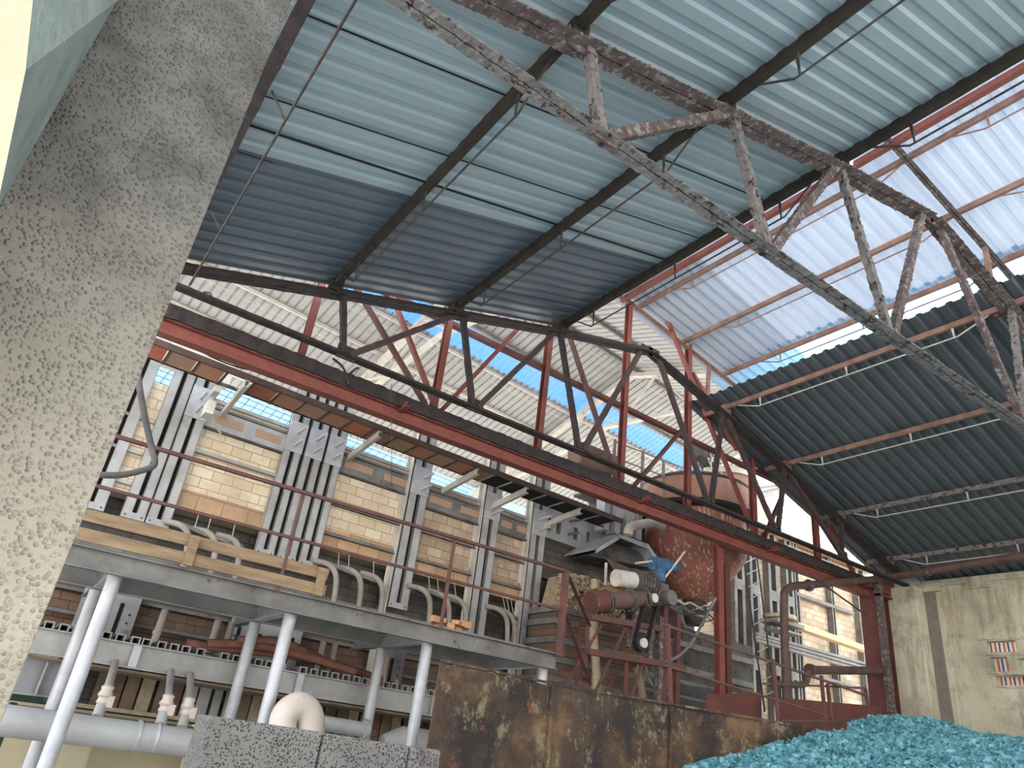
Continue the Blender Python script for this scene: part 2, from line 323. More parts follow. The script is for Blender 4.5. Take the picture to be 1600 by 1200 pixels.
def finalize():
    """put each thing's Empty at the base of its parts and express parts relative to their parents"""
    ch = {}
    for o in bpy.data.objects:
        if o.parent: ch.setdefault(o.parent.name, []).append(o)
    world = {n: np.array(v) for n, v in ORG.items()}
    for e in EMPT:
        lo = np.full(3, 1e9); hi = -lo
        for c in ch.get(e.name, []):
            if c.type != 'MESH': continue
            n = len(c.data.vertices); a = np.empty(n*3); c.data.vertices.foreach_get('co', a); a = a.reshape(-1, 3)+world[c.name]
            lo = np.minimum(lo, a.min(0)); hi = np.maximum(hi, a.max(0))
        world[e.name] = np.array([(lo[0]+hi[0])/2, (lo[1]+hi[1])/2, lo[2]]); e.location = world[e.name]
    for n, w_ in world.items():
        o = bpy.data.objects[n]
        if o.parent: o.location = w_-world[o.parent.name]
def corrugated(name, xs, y0, y1, zf, m, label, cat='roof sheet', period=.25, depth=.035, parent=None, wob=0, T=None, kind='structure', prof=((0, 0), (.44, 0), (.58, 1), (.86, 1))):
    """metal sheeting with trapezoid ribs; ribs repeat along y, run along x; zf(x) is the slope; T maps local to world"""
    mb = MB(); ys = []
    n = int((y1-y0)/period)+1
    for i in range(n):
        for a, b in prof:
            y = y0+(i+a)*period
            if y <= y1: ys.append((y, b*depth))
    for x in xs:
        for y, d in ys:
            p = V((x, y, zf(x)+d + (wob*noise.noise(V((x*.6, y*.6, 3))) if wob else 0)))
            mb.v.append(T(p) if T else p)
    k = len(ys)
    for i in range(len(xs)-1):
        for j in range(k-1): mb.f.append((i*k+j, i*k+j+1, (i+1)*k+j+1, (i+1)*k+j))
    o = obj(name, mb, m, parent); 
    sm = o.modifiers.new('thick', 'SOLIDIFY'); sm.thickness = .003; sm.offset = 1
    if not parent: tag(o, label, cat, kind=kind)
    return o
def lin_(a, b, n): return [a+(b-a)*i/n for i in range(n+1)]
# ================================================================== the setting
YA, YB = 9.35, 3.69                         # planes of the two roof trusses
XL, XR = .3, 18.1
ground = MB(); ground.box((12, 8, -EYE-.1), (70, 60, .2)); struct('floor', ground, 'floor', 'dusty ground under the whole shed', 'floor')
zl = lambda x: 5.40+.29*x                   # underside of the blue-grey slope
zr = lambda x: 10.98-.32*x                  # underside of the charcoal slope
corrugated('ceiling_blue', lin_(.1, 7.02, 14), -8.0, 6.9, zl, 'sheetblue', 'blue-grey corrugated roof sheeting of the near slope', wob=.012, depth=.022)
corrugated('ceiling_slate', lin_(.1, 7.02, 14), 6.8, 9.55, lambda x: zl(x)+.006, 'sheetslate', 'strip of dark slate roof sheets beside the sooty black truss', wob=.01, depth=.024)
corrugated('ceiling_charcoal', lin_(10.95, 18.7, 12), -8.0, 10.15, zr, 'sheetdark', 'charcoal corrugated roof slope above the plastered wall', wob=.012)
ztop = lambda x: 9.40-.2*(x-8.85)           # raised ridge roof
corrugated('ceiling_pale', lin_(8.8, 12.15, 6), -8.0, 10.45, ztop, 'sheetwhite', 'pale ribbed sheets of the raised ridge roof beside the red ridge beam', wob=.01, depth=.055)
corrugated('ceiling_clear', lin_(12.0, 13.1, 2), -8.0, 10.5, lambda x: ztop(x)+.01, 'sheetsky', 'clear bluish sheet strip along the low edge of the raised roof')
corrugated('ceiling_ridge', lin_(8.85, 6.9, 3), -8.0, 10.45, lambda x: 9.40-.22*(8.85-x), 'sheetwhite', 'far slope of the raised ridge roof behind the red ridge beam')
for i, (yy, r_) in enumerate(((6.42, .014), (5.93, .008), (4.78, .009), (6.9, .006))):
    m_ = MB(); m_.bar((.3, yy, zl(.3)-.012), (6.7 if i != 3 else .8, yy+(.28 if i == 0 else .04), zl(6.7 if i != 3 else .8)-.012), r_*2, r_)
    struct('trim_%d' % (i+1), m_, 'black', 'thin dark lap line across the blue-grey sheeting', 'lap line')
# hall beyond: gable roof turned about 7 degrees
_a = math.radians(7); fu = V((math.cos(_a), math.sin(_a), 0)); fv = V((-fu.y, fu.x, 0)); FO = V((12, 16, 12.5))
PF = ((0, 0), (.70, 0), (.76, 1), (.94, 1))
def FT(p): return FO + fu*p.y + fv*p.x + V((0, 0, p.z))
zf = lambda v: -.38*v
corrugated('ceiling_far_low', lin_(2.6, 7.9, 2), -22, 12.6, zf, 'sheetfar', 'grey sheeting of the hall beyond, below its blue skylight', T=FT, depth=.045, prof=PF, period=.27)
corrugated('ceiling_far_skylight', [1.7, 2.65], -22, 12.6, lambda v: zf(v)+.02, 'farsky', 'blue skylight strip in the roof of the hall beyond', T=FT)
corrugated('ceiling_far_upper', [0, 1.75], -22, 12.6, zf, 'sheetfar', 'grey sheeting of the hall beyond, above its blue skylight', T=FT, depth=.045, prof=PF, period=.27)
corrugated('ceiling_far_near', lin_(-7.2, 0, 2), -22, 12.6, lambda v: .3*v, 'sheetfar', 'grey sheeting of the hall beyond, rising to its ridge', T=FT, depth=.045, prof=PF, period=.27)
corrugated('ceiling_far_eave', [7.88, 9.2], -22, 12.6, lambda v: zf(v)+.02, 'eavesky', 'clear sheet strip along the far eave behind the furnace', T=FT)
# plastered end wall with pilaster and honeycomb openings
wl = MB(); X0 = 18.3
top = [(-3.2, 5.0), (6.5, 4.93), (7.6, 4.86), (8.9, 4.98), (9.2, 4.98)]
holes = [(7.36, 7.96, 3.38, 3.62), (7.58, 7.93, 2.98, 3.28), (7.3, 7.88, 2.70, 2.90), (6.6, 7.2, 3.38, 3.64), (6.75, 7.4, 3.06, 3.24), (6.6, 7.12, 2.66, 2.88)]
ys = sorted({-3.2, 9.2} | {h[0] for h in holes} | {h[1] for h in holes}); zs = sorted({-EYE, 4.95} | {h[2] for h in holes} | {h[3] for h in holes})
for i in range(len(ys)-1):
    for j in range(len(zs)-1):
        cy, cz = (ys[i]+ys[i+1])/2, (zs[j]+zs[j+1])/2
        if not any(h[0] < cy < h[1] and h[2] < cz < h[3] for h in holes):
            wl.box((X0+.1, cy, cz), (.2, ys[i+1]-ys[i], zs[j+1]-zs[j]))
struct('wall_end', wl, 'plaster', 'stained cream plaster wall with honeycomb openings above the cullet heap', 'wall')
tp = MB(); tp.box((X0+.08, 3, 5.0), (.26, 12.4, .14)); tp.box((X0+.02, 9.0, 4.9), (.3, .5, .2)); tp.box((X0+.0, 7.9, 4.86), (.12, .5, .14)); struct('trim_9', tp, 'plaster', 'rough concrete band along the top of the plastered wall', 'wall band')
rc = MB(); rc.box((X0-.02, 9.02, 1.6), (.08, .26, 6.4)); struct('trim_11', rc, MT.setdefault('cement', mat('pilaster_side_shade', rgb(118, 112, 102), rgb(134, 128, 116), 6, rough=.95)), 'dark grey strip painted as the shaded side face of the pilaster', 'strip')  # side face of the pilaster as a strip, its shade put into the colour
pl = MB(); pl.box((X0-.1, 9.62, 1.65), (.62, .95, 6.5)); struct('wall_pilaster', pl, 'plaster', 'cream plastered pilaster between the dull red column and the end wall', 'pilaster', bevel=.02)
bl = MB()
for a_, b_, z_, h_ in ((7.25, 8.08, 3.66, .05), (6.7, 8.05, 3.33, .05), (7.0, 8.0, 2.94, .05), (6.8, 7.95, 2.66, .04), (6.5, 7.2, 3.68, .05)): bl.bar((X0-.01, a_, z_), (X0-.01, b_, z_+.01), .05, h_, seg=.08, jit=.012)
struct('trim_10', bl, 'plaster', 'grey cement block edges around the honeycomb openings', 'block edging')
tarp = MB(); tarp.box((X0+.5, 7.2, 3.1), (.02, 3.2, 1.7)); tag(obj('tarpaulin', tarp, 'stripes'), 'blue, white and orange striped tarpaulin seen through the wall openings', 'tarpaulin')
# concrete column close by, with the splayed plaster reveal beside it
D0 = 2.0
cx = .05*D0+.003; ci = -.171*D0
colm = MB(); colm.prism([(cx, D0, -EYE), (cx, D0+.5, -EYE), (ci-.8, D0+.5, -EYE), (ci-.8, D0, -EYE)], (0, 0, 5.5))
struct('wall_column', colm, 'concrete', 'grey concrete column with splashed bumpy render, with shade painted in toward its top', 'column', bevel=.006)
rv = MB(); Y1 = 1.3
e0, e1, e2 = at(64, -120, Y=Y1), at(40, 110, Y=Y1), at(-6, 330, Y=Y1)
i0, i1, i2 = (V((ci, D0-.002, z)) for z in (3.6, 1.9, .9))
rv.v += [V((e0.x, Y1, 3.0)), e0, e1, e2, V((e2.x-.1, Y1, .2)), i0, i0, i1, i2, V((ci-.25, D0-.002, .2))]
rv.f += [(0, 1, 6, 5), (1, 2, 7, 6), (2, 3, 8, 7), (3, 4, 9, 8)]
k = len(rv.v); rv.v += [V((-1.6, D0, z)) for z in (3.0, .2)]; rv.f += [(k, k+1, 9, 8, 7, 6, 5)]
struct('wall_reveal', rv, MT.setdefault('reveal', mat('grey_green_render', rgb(140, 146, 138), rgb(112, 122, 118), 5, rough=.9, bump=.8, bs=30)), 'rough grey-green splayed render between the bright wall and the column', 'wall')
lw = MB(); lw.v += [V((e0.x, Y1, 3.0)), e0, e1, e2, V((e2.x-.1, Y1, .2)), V((-1.6, Y1, .2)), V((-1.6, Y1, 3.0))]; lw.f += [(0, 1, 2, 3, 4, 5, 6)]
k = len(lw.v); lw.v += [V((-1.6, Y1+.6, .2)), V((-1.6, Y1+.6, 3.0))]; lw.f += [(5, k, k+1, 6)]
struct('wall_near', lw, 'creamnear', 'bright cream painted wall beside the concrete column', 'wall')
# ================================================================== roof trusses
TN = [(.45, 5.28), (2.55, 5.92), (4.65, 6.53), (6.7, 7.14), (8.95, 7.70), (9.15, 7.72), (11.3, 7.14), (13.35, 6.52), (15.3, 5.9), (17.6, 5.14)]
BN = [2.92, 5.2, 7.45, 10.8, 12.9, 15.3]
def truss(Y, mats, label, jit, seg):
    t = thing('roof_truss', label, 'truss')
    mt, mb_, mw = mats
    tc_ = MB()
    for a, b in zip(TN[:-1], TN[1:]):
        if b[0]-a[0] < .5: continue
        tc_.dang((a[0]-.04, Y, a[1]), (b[0]+.04, Y, b[1]), .122 if jit > .005 else .118, seg=seg, jit=jit)
    tc_.dang((8.9, Y, 7.69), (9.2, Y, 7.70), .08)
    obj('top_chord', tc_, mt, t)
    bc = MB(); bc.dang((.3, Y, 5.0), (18.0, Y, 4.93), .085 if jit > .005 else .075, seg=seg, jit=jit*.7); obj('bottom_chord', bc, mb_, t)
    top = [(2.6, 5.9), (4.65, 6.5), (6.7, 7.1), (8.85, 7.64), (9.25, 7.64), (11.3, 7.1), (13.35, 6.48), (15.3, 5.86)]
    webs = [(0, 0), (1, 0), (1, 1), (2, 1), (2, 2), (3, 2), (4, 3), (5, 3), (5, 4), (6, 4), (6, 5), (7, 5)]
    for a, b in webs:
        dx = .05 if top[a][0] > BN[b] else -.05
        w_ = MB(); w_.bar((top[a][0]-dx, Y, top[a][1]), (BN[b]+dx, Y, 5.0), .105 if jit > .005 else .085, .085, up=(0, 1, 0), seg=seg, jit=jit)
        obj('web_strut', w_, mw[(a+b) % len(mw)], t)
    for x, z in [(x, z-.01) for x, z in TN[1:9]] + [(x, 5.02) for x in BN]:
        g = MB(); g.box((x, Y, z), (.3, .03, .22)); obj('gusset_plate', g, mt, t)
    return t
truss(YB, ('crust_mix', 'crust', ('crust', 'crust_mix')), 'thickly dust-crusted grey roof truss crossing under the blue-grey and pale roofs', .008, .035)
truss(YA, ('crust_dark', 'crust_dark', ('crust_dark', 'sootred')), 'sooty black roof truss just in front of the red frame and crane girder', .004, .08)
# purlins, each with its tie rod and hangers
def purlin(x, z, m, label, rod_m, drop, group, y0=-7.8, y1=9.6, w=.07, h=.13, cleat=True):
    t = thing('purlin', label, 'purlin', group)
    b = MB(); b.chan((x, y0, z), (x, y1, z), w, h, .012, seg=.25, jit=.002); obj('channel_bar', b, m, t)
    r = MB()
    for a, bb in ((YB, YA), (-2.0, YB)):
        p = [V((x, a+.35, z-.05)), V((x, a+.85, z-drop)), V((x, bb-.85, z-drop)), V((x, bb-.35, z-.05))]
        for q0, q1 in zip(p[:-1], p[1:]): r.rod(q0, q1, .013, 6)
    obj('tie_rod', r, rod_m, t)
    for a, bb in ((YB, YA), (-2.0, YB)):
        for f in ((.16, .5, .84)):
            y = a+(bb-a)*f; hg = MB(); hg.rod((x, y, z), (x, y-.0, z-drop), .012, 6); hg.rod((x, y+.03, z), (x, y, z-drop), .01, 6); obj('hanger', hg, rod_m, t)
    if cleat:
        for yy in (YA, YB): c = MB(); c.box((x+.02, yy, z-.04), (.18, .12, .2)); obj('cleat', c, m, t)
    return t
for x, n in ((2.49, 'lowest'), (4.56, 'middle'), (6.78, 'highest')):
    purlin(x, zl(x)-.07, 'purlin', 'black-brown purlin with tie rod under the blue-grey sheets, %s of the three' % n, 'rustrod', .4, 'purlins of the blue-grey slope', w=.09, h=.14)
for x, n in ((11.33, 'highest'), (13.36, 'second from the top'), (15.32, 'third from the top'), (17.22, 'lowest, by the plastered wall')):
    purlin(x, zr(x)-.07, 'brownpurlin' if x < 14 else 'crust', 'dusty brown purlin under the charcoal sheets, %s' % n, 'farsteel', .23, 'purlins of the charcoal slope', y1=9.9, w=.06, h=.1)
for x, n in ((9.3, 'highest, beside the red ridge beam'), (10.72, 'middle'), (12.1, 'lowest, above the clear strip')):
    purlin(x, ztop(x)-.07, 'brownpurlin', 'pinkish brown purlin under the pale raised roof, %s' % n, 'brownpurlin', .25, 'purlins of the raised ridge roof', y1=10.1, w=.06, h=.1, cleat=False)
ev = MB(); ev.chan((.33, -3, 5.32), (.33, 9.5, 5.32), .12, .16, seg=.3, jit=.006); tag(obj('eave_beam', ev, 'crust_dark'), 'sooty eave beam running beside the concrete column to the black truss', 'beam')
rd = MB(); rd.rod((.62, -2, 5.05), (.62, 9.3, 5.05), .014, 8)
for y in (1.5, 3.2, 5.6, 7.8): rd.rod((.62, y, 5.05), (.42, y, 5.3), .012, 6)
tag(obj('tie_rod', rd, 'rustrod'), 'long dark tie rod beside the eave beam, next to the concrete column', 'tie rod')
# raised ridge roof carriers
rb = MB(); rb.chan((8.86, -3, 9.24), (8.86, 10.1, 9.24), .1, .11); tag(obj('ridge_beam', rb, 'redpaint'), 'red oxide ridge beam between the blue-grey roof and the pale raised roof', 'beam')
def monitor(Y, label, post):
    t = thing('ridge_frame', label, 'roof frame')
    m_ = MB(); m_.dang((8.2, Y, 9.16), (8.86, Y, 9.24), .05); m_.dang((8.86, Y, 9.24), (12.85, Y, ztop(12.85)-.16), .05, seg=.1, jit=.002); obj('rafter', m_, 'crust_mix' if Y < 5 else 'brownpurlin', t)
    m_ = MB(); m_.bar((11.4, Y, 7.2), (11.55, Y, ztop(11.5)-.18), .07, .07); obj('post', m_, 'brownpurlin', t)
    if post: m_ = MB(); m_.bar((7.3, Y, 7.3), (7.75, Y, 8.9), .1, .06); obj('post', m_, 'white', t)
    return t
monitor(3.95, 'brown rafter frame carrying the pale raised roof over the dust-crusted truss', True)
monitor(9.97, 'brown rafter frame carrying the far end of the pale raised roof', False)
# ================================================================== red frame and crane girder
YR = 10.0
g = thing('crane_girder', 'long red crane girder with blackened top flange, crossing in front of the furnace', 'girder')
m_ = MB(); m_.ibeam((.1, YR, 4.66), (17.3, YR, 4.66), .2, .22, .018); obj('red_girder', m_, 'redpaint', g)
m_ = MB(); m_.bar((.1, YR-.02, 4.87), (17.3, YR-.02, 4.87), .27, .21, seg=.08, jit=.009); obj('top_flange', m_, 'crust_dark', g)
for x in (4.15, 9.45, 13.35, 16.9):
    m_ = MB(); m_.ang((x, YR-.34, 4.72), (x+.02, YR-.02, 4.72), .08, .012); obj('bracket', m_, 'redpaint', g)
f = thing('red_frame', 'red oxide steel frame of posts and diagonals standing on the crane girder', 'frame')
def fm(n, a, b, w=.13, m='redpaint', dy=0):
    m_ = MB(); m_.chan((a[0], YR+dy, a[1]), (b[0], YR+dy, b[1]), w*.7, w, .014, up=(0, 1, 0)); obj(n, m_, m, f)
for x, z in ((2.45, 9.0), (4.78, 9.0), (6.97, 9.0), (9.0, 9.2), (10.88, 8.95), (13.0, 8.3), (15.3, 8.0)): fm('post', (x, 4.95), (x, z), .14, dy=.0 if x != 9 else -.0)
fm('chord', (.3, 6.86), (16.2, 6.55), .12, 'reddark', .1)
for a, b in (((2.6, 6.86), (4.6, 4.98)), ((3.3, 7.1), (4.78, 5.0)), ((4.9, 5.0), (6.3, 7.4)), ((7.2, 7.9), (8.85, 4.95)), ((9.25, 4.95), (10.7, 6.8)), ((10.1, 9.2), (12.95, 4.9)), ((10.9, 8.2), (12.4, 6.8)), ((13.2, 4.95), (13.9, 6.1)), ((11.3, 7.2), (12.5, 8.2)), ((15.35, 6.4), (16.6, 4.95))):
    fm('diagonal', a, b, .09, 'redrust' if (a[0]*10) % 2 < 1 else 'redpaint', -.09)
# far column
c = thing('red_column', 'tall dull red plated steel column beside the plastered wall', 'column')
m_ = MB(); m_.box((17.9, 10.1, 1.7), (.10, .5, 6.6)); m_.box((17.45, 10.1, 1.7), (.1, .42, 6.6)); m_.box((17.68, 10.0, 1.7), (.5, .05, 6.6)); obj('shaft', m_, 'reddark', c)
m_ = MB(); m_.box((17.32, 9.75, 3.2), (.14, .14, 3.4)); obj('side_channel', m_, 'crust_mix', c)
m_ = MB(); m_.box((17.7, 9.8, 4.95), (.75, .1, .5)); m_.box((17.5, 9.75, 4.6), (.5, .2, .05)); obj('cap_plate', m_, 'reddark', c)
# ================================================================== steel platform by the furnace
p = thing('furnace_platform', 'grey steel platform on silver tube legs in front of the furnace', 'platform')
m_ = MB(); m_.chan((-.4, 9.06, 1.375), (7.1, 9.06, 1.375), .09, .225, .014); obj('front_beam', m_, 'galvdark', p)
m_ = MB(); m_.chan((-.4, 10.68, 1.385), (7.1, 10.68, 1.385), .1, .21, .014); obj('rear_beam', m_, 'galv', p)  # lighter grey than the front beam, to lift the shade under the deck
for x in (1.0, 3.05, 5.02, 7.0):
    m_ = MB(); m_.ibeam((x, 9.1, 1.37), (x, 11.8, 1.37), .12, .17); obj('cross_beam', m_, 'galvlight', p)
m_ = MB(); m_.box((3.35, 10.4, 1.495), (7.5, 2.7, .02)); obj('deck_plate', m_, 'galvdark', p)
for x in (1.0, 3.05, 5.02, 7.03):
    for y, zt in ((9.3, 1.3), (10.72, 1.27)):
        m_ = MB(); m_.rod((x, y, zt), (x, y, -EYE), .078, 20); obj('leg', m_, 'galvlight', p, smooth=True)
h = thing('handrail', 'rusty red two-bar handrail along the edge of the grey platform', 'handrail')
for z, r, n in ((2.69, .028, 'top_rail'), (2.1, .022, 'mid_rail')):
    m_ = MB(); m_.ang((-.3, 9.0, z), (7.1, 9.0, z), r*1.9, .012); obj(n, m_, 'redrust', h)
for x, w_ in ((2.72, .03), (5.02, .04), (7.08, .085)):
    m_ = MB(); m_.bar((x, 9.0, 1.45), (x, 9.0, 2.72), w_, w_); obj('post', m_, 'redrust' if w_ < .1 else 'redpaint', h)
for a, b in (((7.12, 9.05, 2.68), (8.62, 10.2, 2.25)), ((7.12, 9.05, 2.1), (8.72, 10.2, 1.3))):
    m_ = MB(); m_.ang(a, b, .06, .012); obj('brace', m_, 'redrust', h)
wd = thing('toe_board', 'weathered timber boards leaning along the platform edge', 'boards')
for z in (1.59, 1.80):
    m_ = MB(); m_.bar((-.3, 8.98 if z < 1.7 else 9.02, z+.0), (3.3, 8.98 if z < 1.7 else 9.02, z-.0), .03, .13, seg=.3, jit=.003); obj('board', m_, 'wood', wd)
for x in (1.62, 3.2):
    m_ = MB(); m_.box((x, 8.95, 1.68), (.1, .06, .34)); obj('cleat', m_, 'wood', wd)
m_ = MB()
for i in range(14): m_.box((5.35+random.uniform(-.22, .3), 9.35+random.uniform(-.1, .15), 1.53+random.uniform(0, .12)), (random.uniform(.08, .18), .1, random.uniform(.06, .1)), rz=random.uniform(0, 3))
tag(obj('brick_pile', m_, 'brickloose', bevel=.008), 'small pile of broken orange firebricks on the platform', 'bricks', kind='stuff')
# lower beam with channel ends
b = thing('lower_beam', 'deep grey beam behind the tube legs, below the platform', 'beam')
m_ = MB(); m_.ibeam((-.2, 11.0, .61), (8.6, 11.0, .61), .16, .3, .018); obj('beam_body', m_, 'galv', b)
for x in (1.72, 3.95, 6.2): m_ = MB(); m_.box((x, 10.95, .61), (.1, .06, .27)); obj('stiffener', m_, 'galvlight', b)
j0 = MB(); j0.ext((.5, 10.9, .80), (.5, 12.2, .80), [(-.055, -.04), (-.055, .04), (.055, .04), (.055, -.04), (.04, -.04), (.04, .025), (-.04, .025), (-.04, -.04)])
jo = tag(obj('channel_joist', j0, 'galv'), 'short upturned channel end lying on the lower beam', 'channel', 'row of channel ends on the lower beam')
for i in range(1, 44):
    if i in (13, 20, 28): continue
    d = jo.copy(); C.objects.link(d); x = .5+i*.165+random.uniform(-.02, .02); ORG[d.name] = ORG[jo.name]+np.array([x-.5, 0, 0]); d.location = ORG[d.name]
lp = MB(); lp.box((4, 11.75, .74), (8.6, 1.3, .03)); tag(obj('lower_deck', lp, 'galvdark'), 'dark steel deck plate under the furnace, carried by the channel row', 'deck')
b = thing('cross_girder', 'grey stiffened girder running back under the lower beam by the concrete column', 'beam')
m_ = MB(); m_.ibeam((-.35, 10.6, .2), (1.0, 11.3, .22), .2, .42, .02); obj('beam_body', m_, 'galvlight', b)
for x, y in ((-.1, 10.66), (.35, 10.9), (.8, 11.1)): m_ = MB(); m_.box((x, y, .2), (.02, .14, .38)); obj('stiffener', m_, 'galv', b)
# regenerator wall and lower works
m_ = MB(); m_.box((3.5, 14.4, -.5), (12, .3, 2.2)); tag(obj('wall_regenerator', m_, 'cream'), 'cream painted lower wall behind the ducts', 'wall', kind='structure')
r = thing('slatted_screen', 'row of upright tan boards and channels in the shade under the lower beam', 'screen')
for i in range(26):
    x = 1.6+i*.2; m_ = MB(); m_.box((x, 12.1+.02*(i % 3), .22), (.17 if i % 4 else .12, .05, .46)); obj('slat', m_, 'galv' if i in (6, 7, 8, 9, 14) else ('slat', 'bricklow', 'slat', 'tan')[i % 4], r)
m_ = MB(); m_.box((4.2, 12.25, .25), (6.4, .06, .6)); obj('back_board', m_, 'bricksoot', r)
m_ = MB(); m_.box((4.0, 11.6, .43), (8.4, 1.3, .03)); obj('under_deck', m_, 'slat', r)
m_ = MB(); m_.box((4.2, 12.05, -.03), (6.2, .1, .05)); obj('sill', m_, 'tan', r)
for x in (1.2, 4.4, 7.2): m_ = MB(); m_.box((x, 12.05, -.6), (.12, .12, 2.0)); obj('upright', m_, 'galvdark', r)
for i, (a, b_) in enumerate((((.6, 12.4, -.02), (4.2, 12.4, -.05)), ((.6, 12.7, -.18), (6, 12.7, -.2)))):
    m_ = MB(); m_.box(((a[0]+b_[0])/2, a[1], a[2]), (b_[0]-a[0], .1, .12)); [m_.box((x_, a[1], -.85), (.08, .08, 1.5)) for x_ in (a[0]+.1, b_[0]-.1)]; tag(obj('steel_rail', m_, MT.setdefault('green', mat('dark_green_paint', rgb(46, 70, 54), rgb(36, 56, 44), 3)) if i == 0 else 'galvdark'), ('dark green beam behind the ducts, under the slatted screen', 'grimy rail at the foot of the cream wall')[i], 'rail')
for i in range(5):
    m_ = MB(); m_.box((-.2+i*1.9, 13.6, -.8), (.5, .3, 1.7)); tag(obj('wall_pier', m_, 'cream'), 'cream masonry pier under the furnace floor', 'pier', 'cream piers under the furnace', 'structure')
# ducts and pipes
d = thing('air_duct', 'long grey round duct low down behind the front tube legs', 'duct')
m_ = MB(); m_.rod((-1.2, 10.0, -.25), (2.75, 10.0, -.27), .155, 28); obj('duct_body', m_, 'pipegrey', d, smooth=True)
for x in (.45, 1.05, 1.85, 2.05): m_ = MB(); m_.rod((x, 10.0, -.255), (x+.03, 10.0, -.255), .165, 28); obj('seam_band', m_, 'galvlight', d, smooth=True)
for x in (1.42, 2.1, 2.35):
    v_ = thing('valve_pipe', 'dusty drop pipe with valve above the long duct, %s' % {1.42: 'standing alone beside the twin legs', 2.1: 'inner one of the close pair', 2.35: 'outer one of the close pair'}[x], 'pipe', 'drop pipes with valves')
    m_ = MB(); m_.rod((x+.1, 10.9, .5), (x, 10.1, .18), .045, 14); m_.rod((x, 10.1, .02), (x-.02, 10.0, -.12), .06, 14); obj('pipe_body', m_, 'pipegrey', v_, smooth=True)
    m_ = MB(); m_.lathe([(.05, -.1), (.075, -.08), (.06, -.03), (.085, 0), (.06, .05), (.07, .09), (.045, .11)], (x, 10.1, .11), 14); m_.box((x+.06, 10.05, .05), (.08, .03, .12)); obj('valve', m_, 'pipepink', v_, smooth=True)
e = thing('elbow_duct', 'pinkish lime-dusted duct elbow rising behind the porous blocks', 'duct')
m_ = MB(); m_.tube([at(436, 1210, Y=8.9), at(440, 1150, Y=8.9), at(446, 1116, Y=8.9), at(468, 1103, Y=8.9), at(484, 1118, Y=8.9), at(486, 1150, Y=8.9), at(484, 1210, Y=8.9)], .155, 24, 6); obj('elbow', m_, 'pipepink', e, smooth=True)
m_ = MB(); m_.rod((3.5, 9.6, .14), (4.5, 9.7, .13), .09, 20); m_.rod((4.5, 9.7, .13), (4.56, 9.7, .13), .12, 20); obj('side_pipe', m_, 'galv', e, smooth=True)
e = thing('burner_duct', 'wide pale duct with conical end beside the rusted bin wall', 'duct')
m_ = MB(); m_.rod((4.95, 10.0, .02), (5.25, 10.0, .05), .09, 24, r2=.2); m_.rod((5.25, 10.0, .05), (6.4, 10.0, .05), .2, 24); obj('duct_body', m_, 'pipegrey', e, smooth=True)
m_ = MB(); m_.tube([(4.7, 10.1, .25), (4.68, 10.05, .0), (4.8, 10.0, -.1), (4.95, 10, -.05)], .07, 14, 5); obj('feed_pipe', m_, 'piperust', e, smooth=True)
for i, (x, t_) in enumerate(((1.98, 'beside the twin legs'), (2.72, 'between two bays'), (2.92, 'close behind its twin'), (4.35, 'above the lying hose'), (4.55, 'next to the bare pair'), (5.45, 'behind the third leg'), (6.2, 'beside the bin wall'))):
    m_ = MB(); m_.rod((x, 11.4, 1.28), (x-.02, 11.35, .82), .05, 14); m_.rod((x-.02, 11.35, .95), (x-.02, 11.35, .99), .06, 14)
    tag(obj('burner_pipe', m_, 'pipepink', smooth=True), 'dusty upright burner pipe under the platform, %s' % t_, 'pipe', 'upright burner pipes')
# hoses on the channel row
for k_, pts in enumerate((((2.55, 10.9, .92), (3.2, 10.85, 1.0), (4.0, 10.9, .98), (4.75, 10.9, .9)), ((2.3, 10.95, .88), (2.9, 11.0, .9), (3.9, 11.05, .97), (4.9, 11.1, .92), (5.3, 11.1, .86)), ((2.9, 10.8, 1.02), (3.5, 10.8, 1.1), (4.2, 11.0, 1.0)))):
    m_ = MB(); m_.tube(pts, .055, 12, 8, .06); tag(obj('hose', m_, 'hose', smooth=True), ('brown ribbed hose lying along the channel row, ending by the third leg', 'thin-looking brown hose under the others on the channel row', 'short brown hose lying on top of the others')[k_], 'hose', 'hoses on the channel row')
# ================================================================== glass furnace
def FY(x): return 12.35+.04*x               # the furnace front runs slightly askew
fr = math.atan(.04)
def fp(x, z, off=0): return V((x, FY(x)-off, z))
def fbox(mb, x0, x1, z0, z1, off0, off1):
    """block on the furnace front from off0 to off1 metres before its brick face"""
    mb.prism([fp(x0, z0, off0), fp(x1, z0, off0), fp(x1, z1, off0), fp(x0, z1, off0)], (0, off0-off1, 0)); return mb
fu_ = thing('glass_furnace', 'long firebrick furnace wall bound with grey slotted steel buckstays', 'furnace')
bays = [(-.8, .42, 'brick'), (.88, 1.1, 'brick'), (1.8, 3.2, 'brick'), (4.3, 5.8, 'brick'), (6.2, 7.58, 'brickgrey'), (8.0, 8.84, 'brickgrey')]
for a, b, m in bays:
    zt_ = 4.80 if a < 5.9 else 4.68
    m_ = MB(); fbox(m_, a-.08, b+.08, 2.92, zt_, 0, -.4); obj('brick_panel', m_, m, fu_)
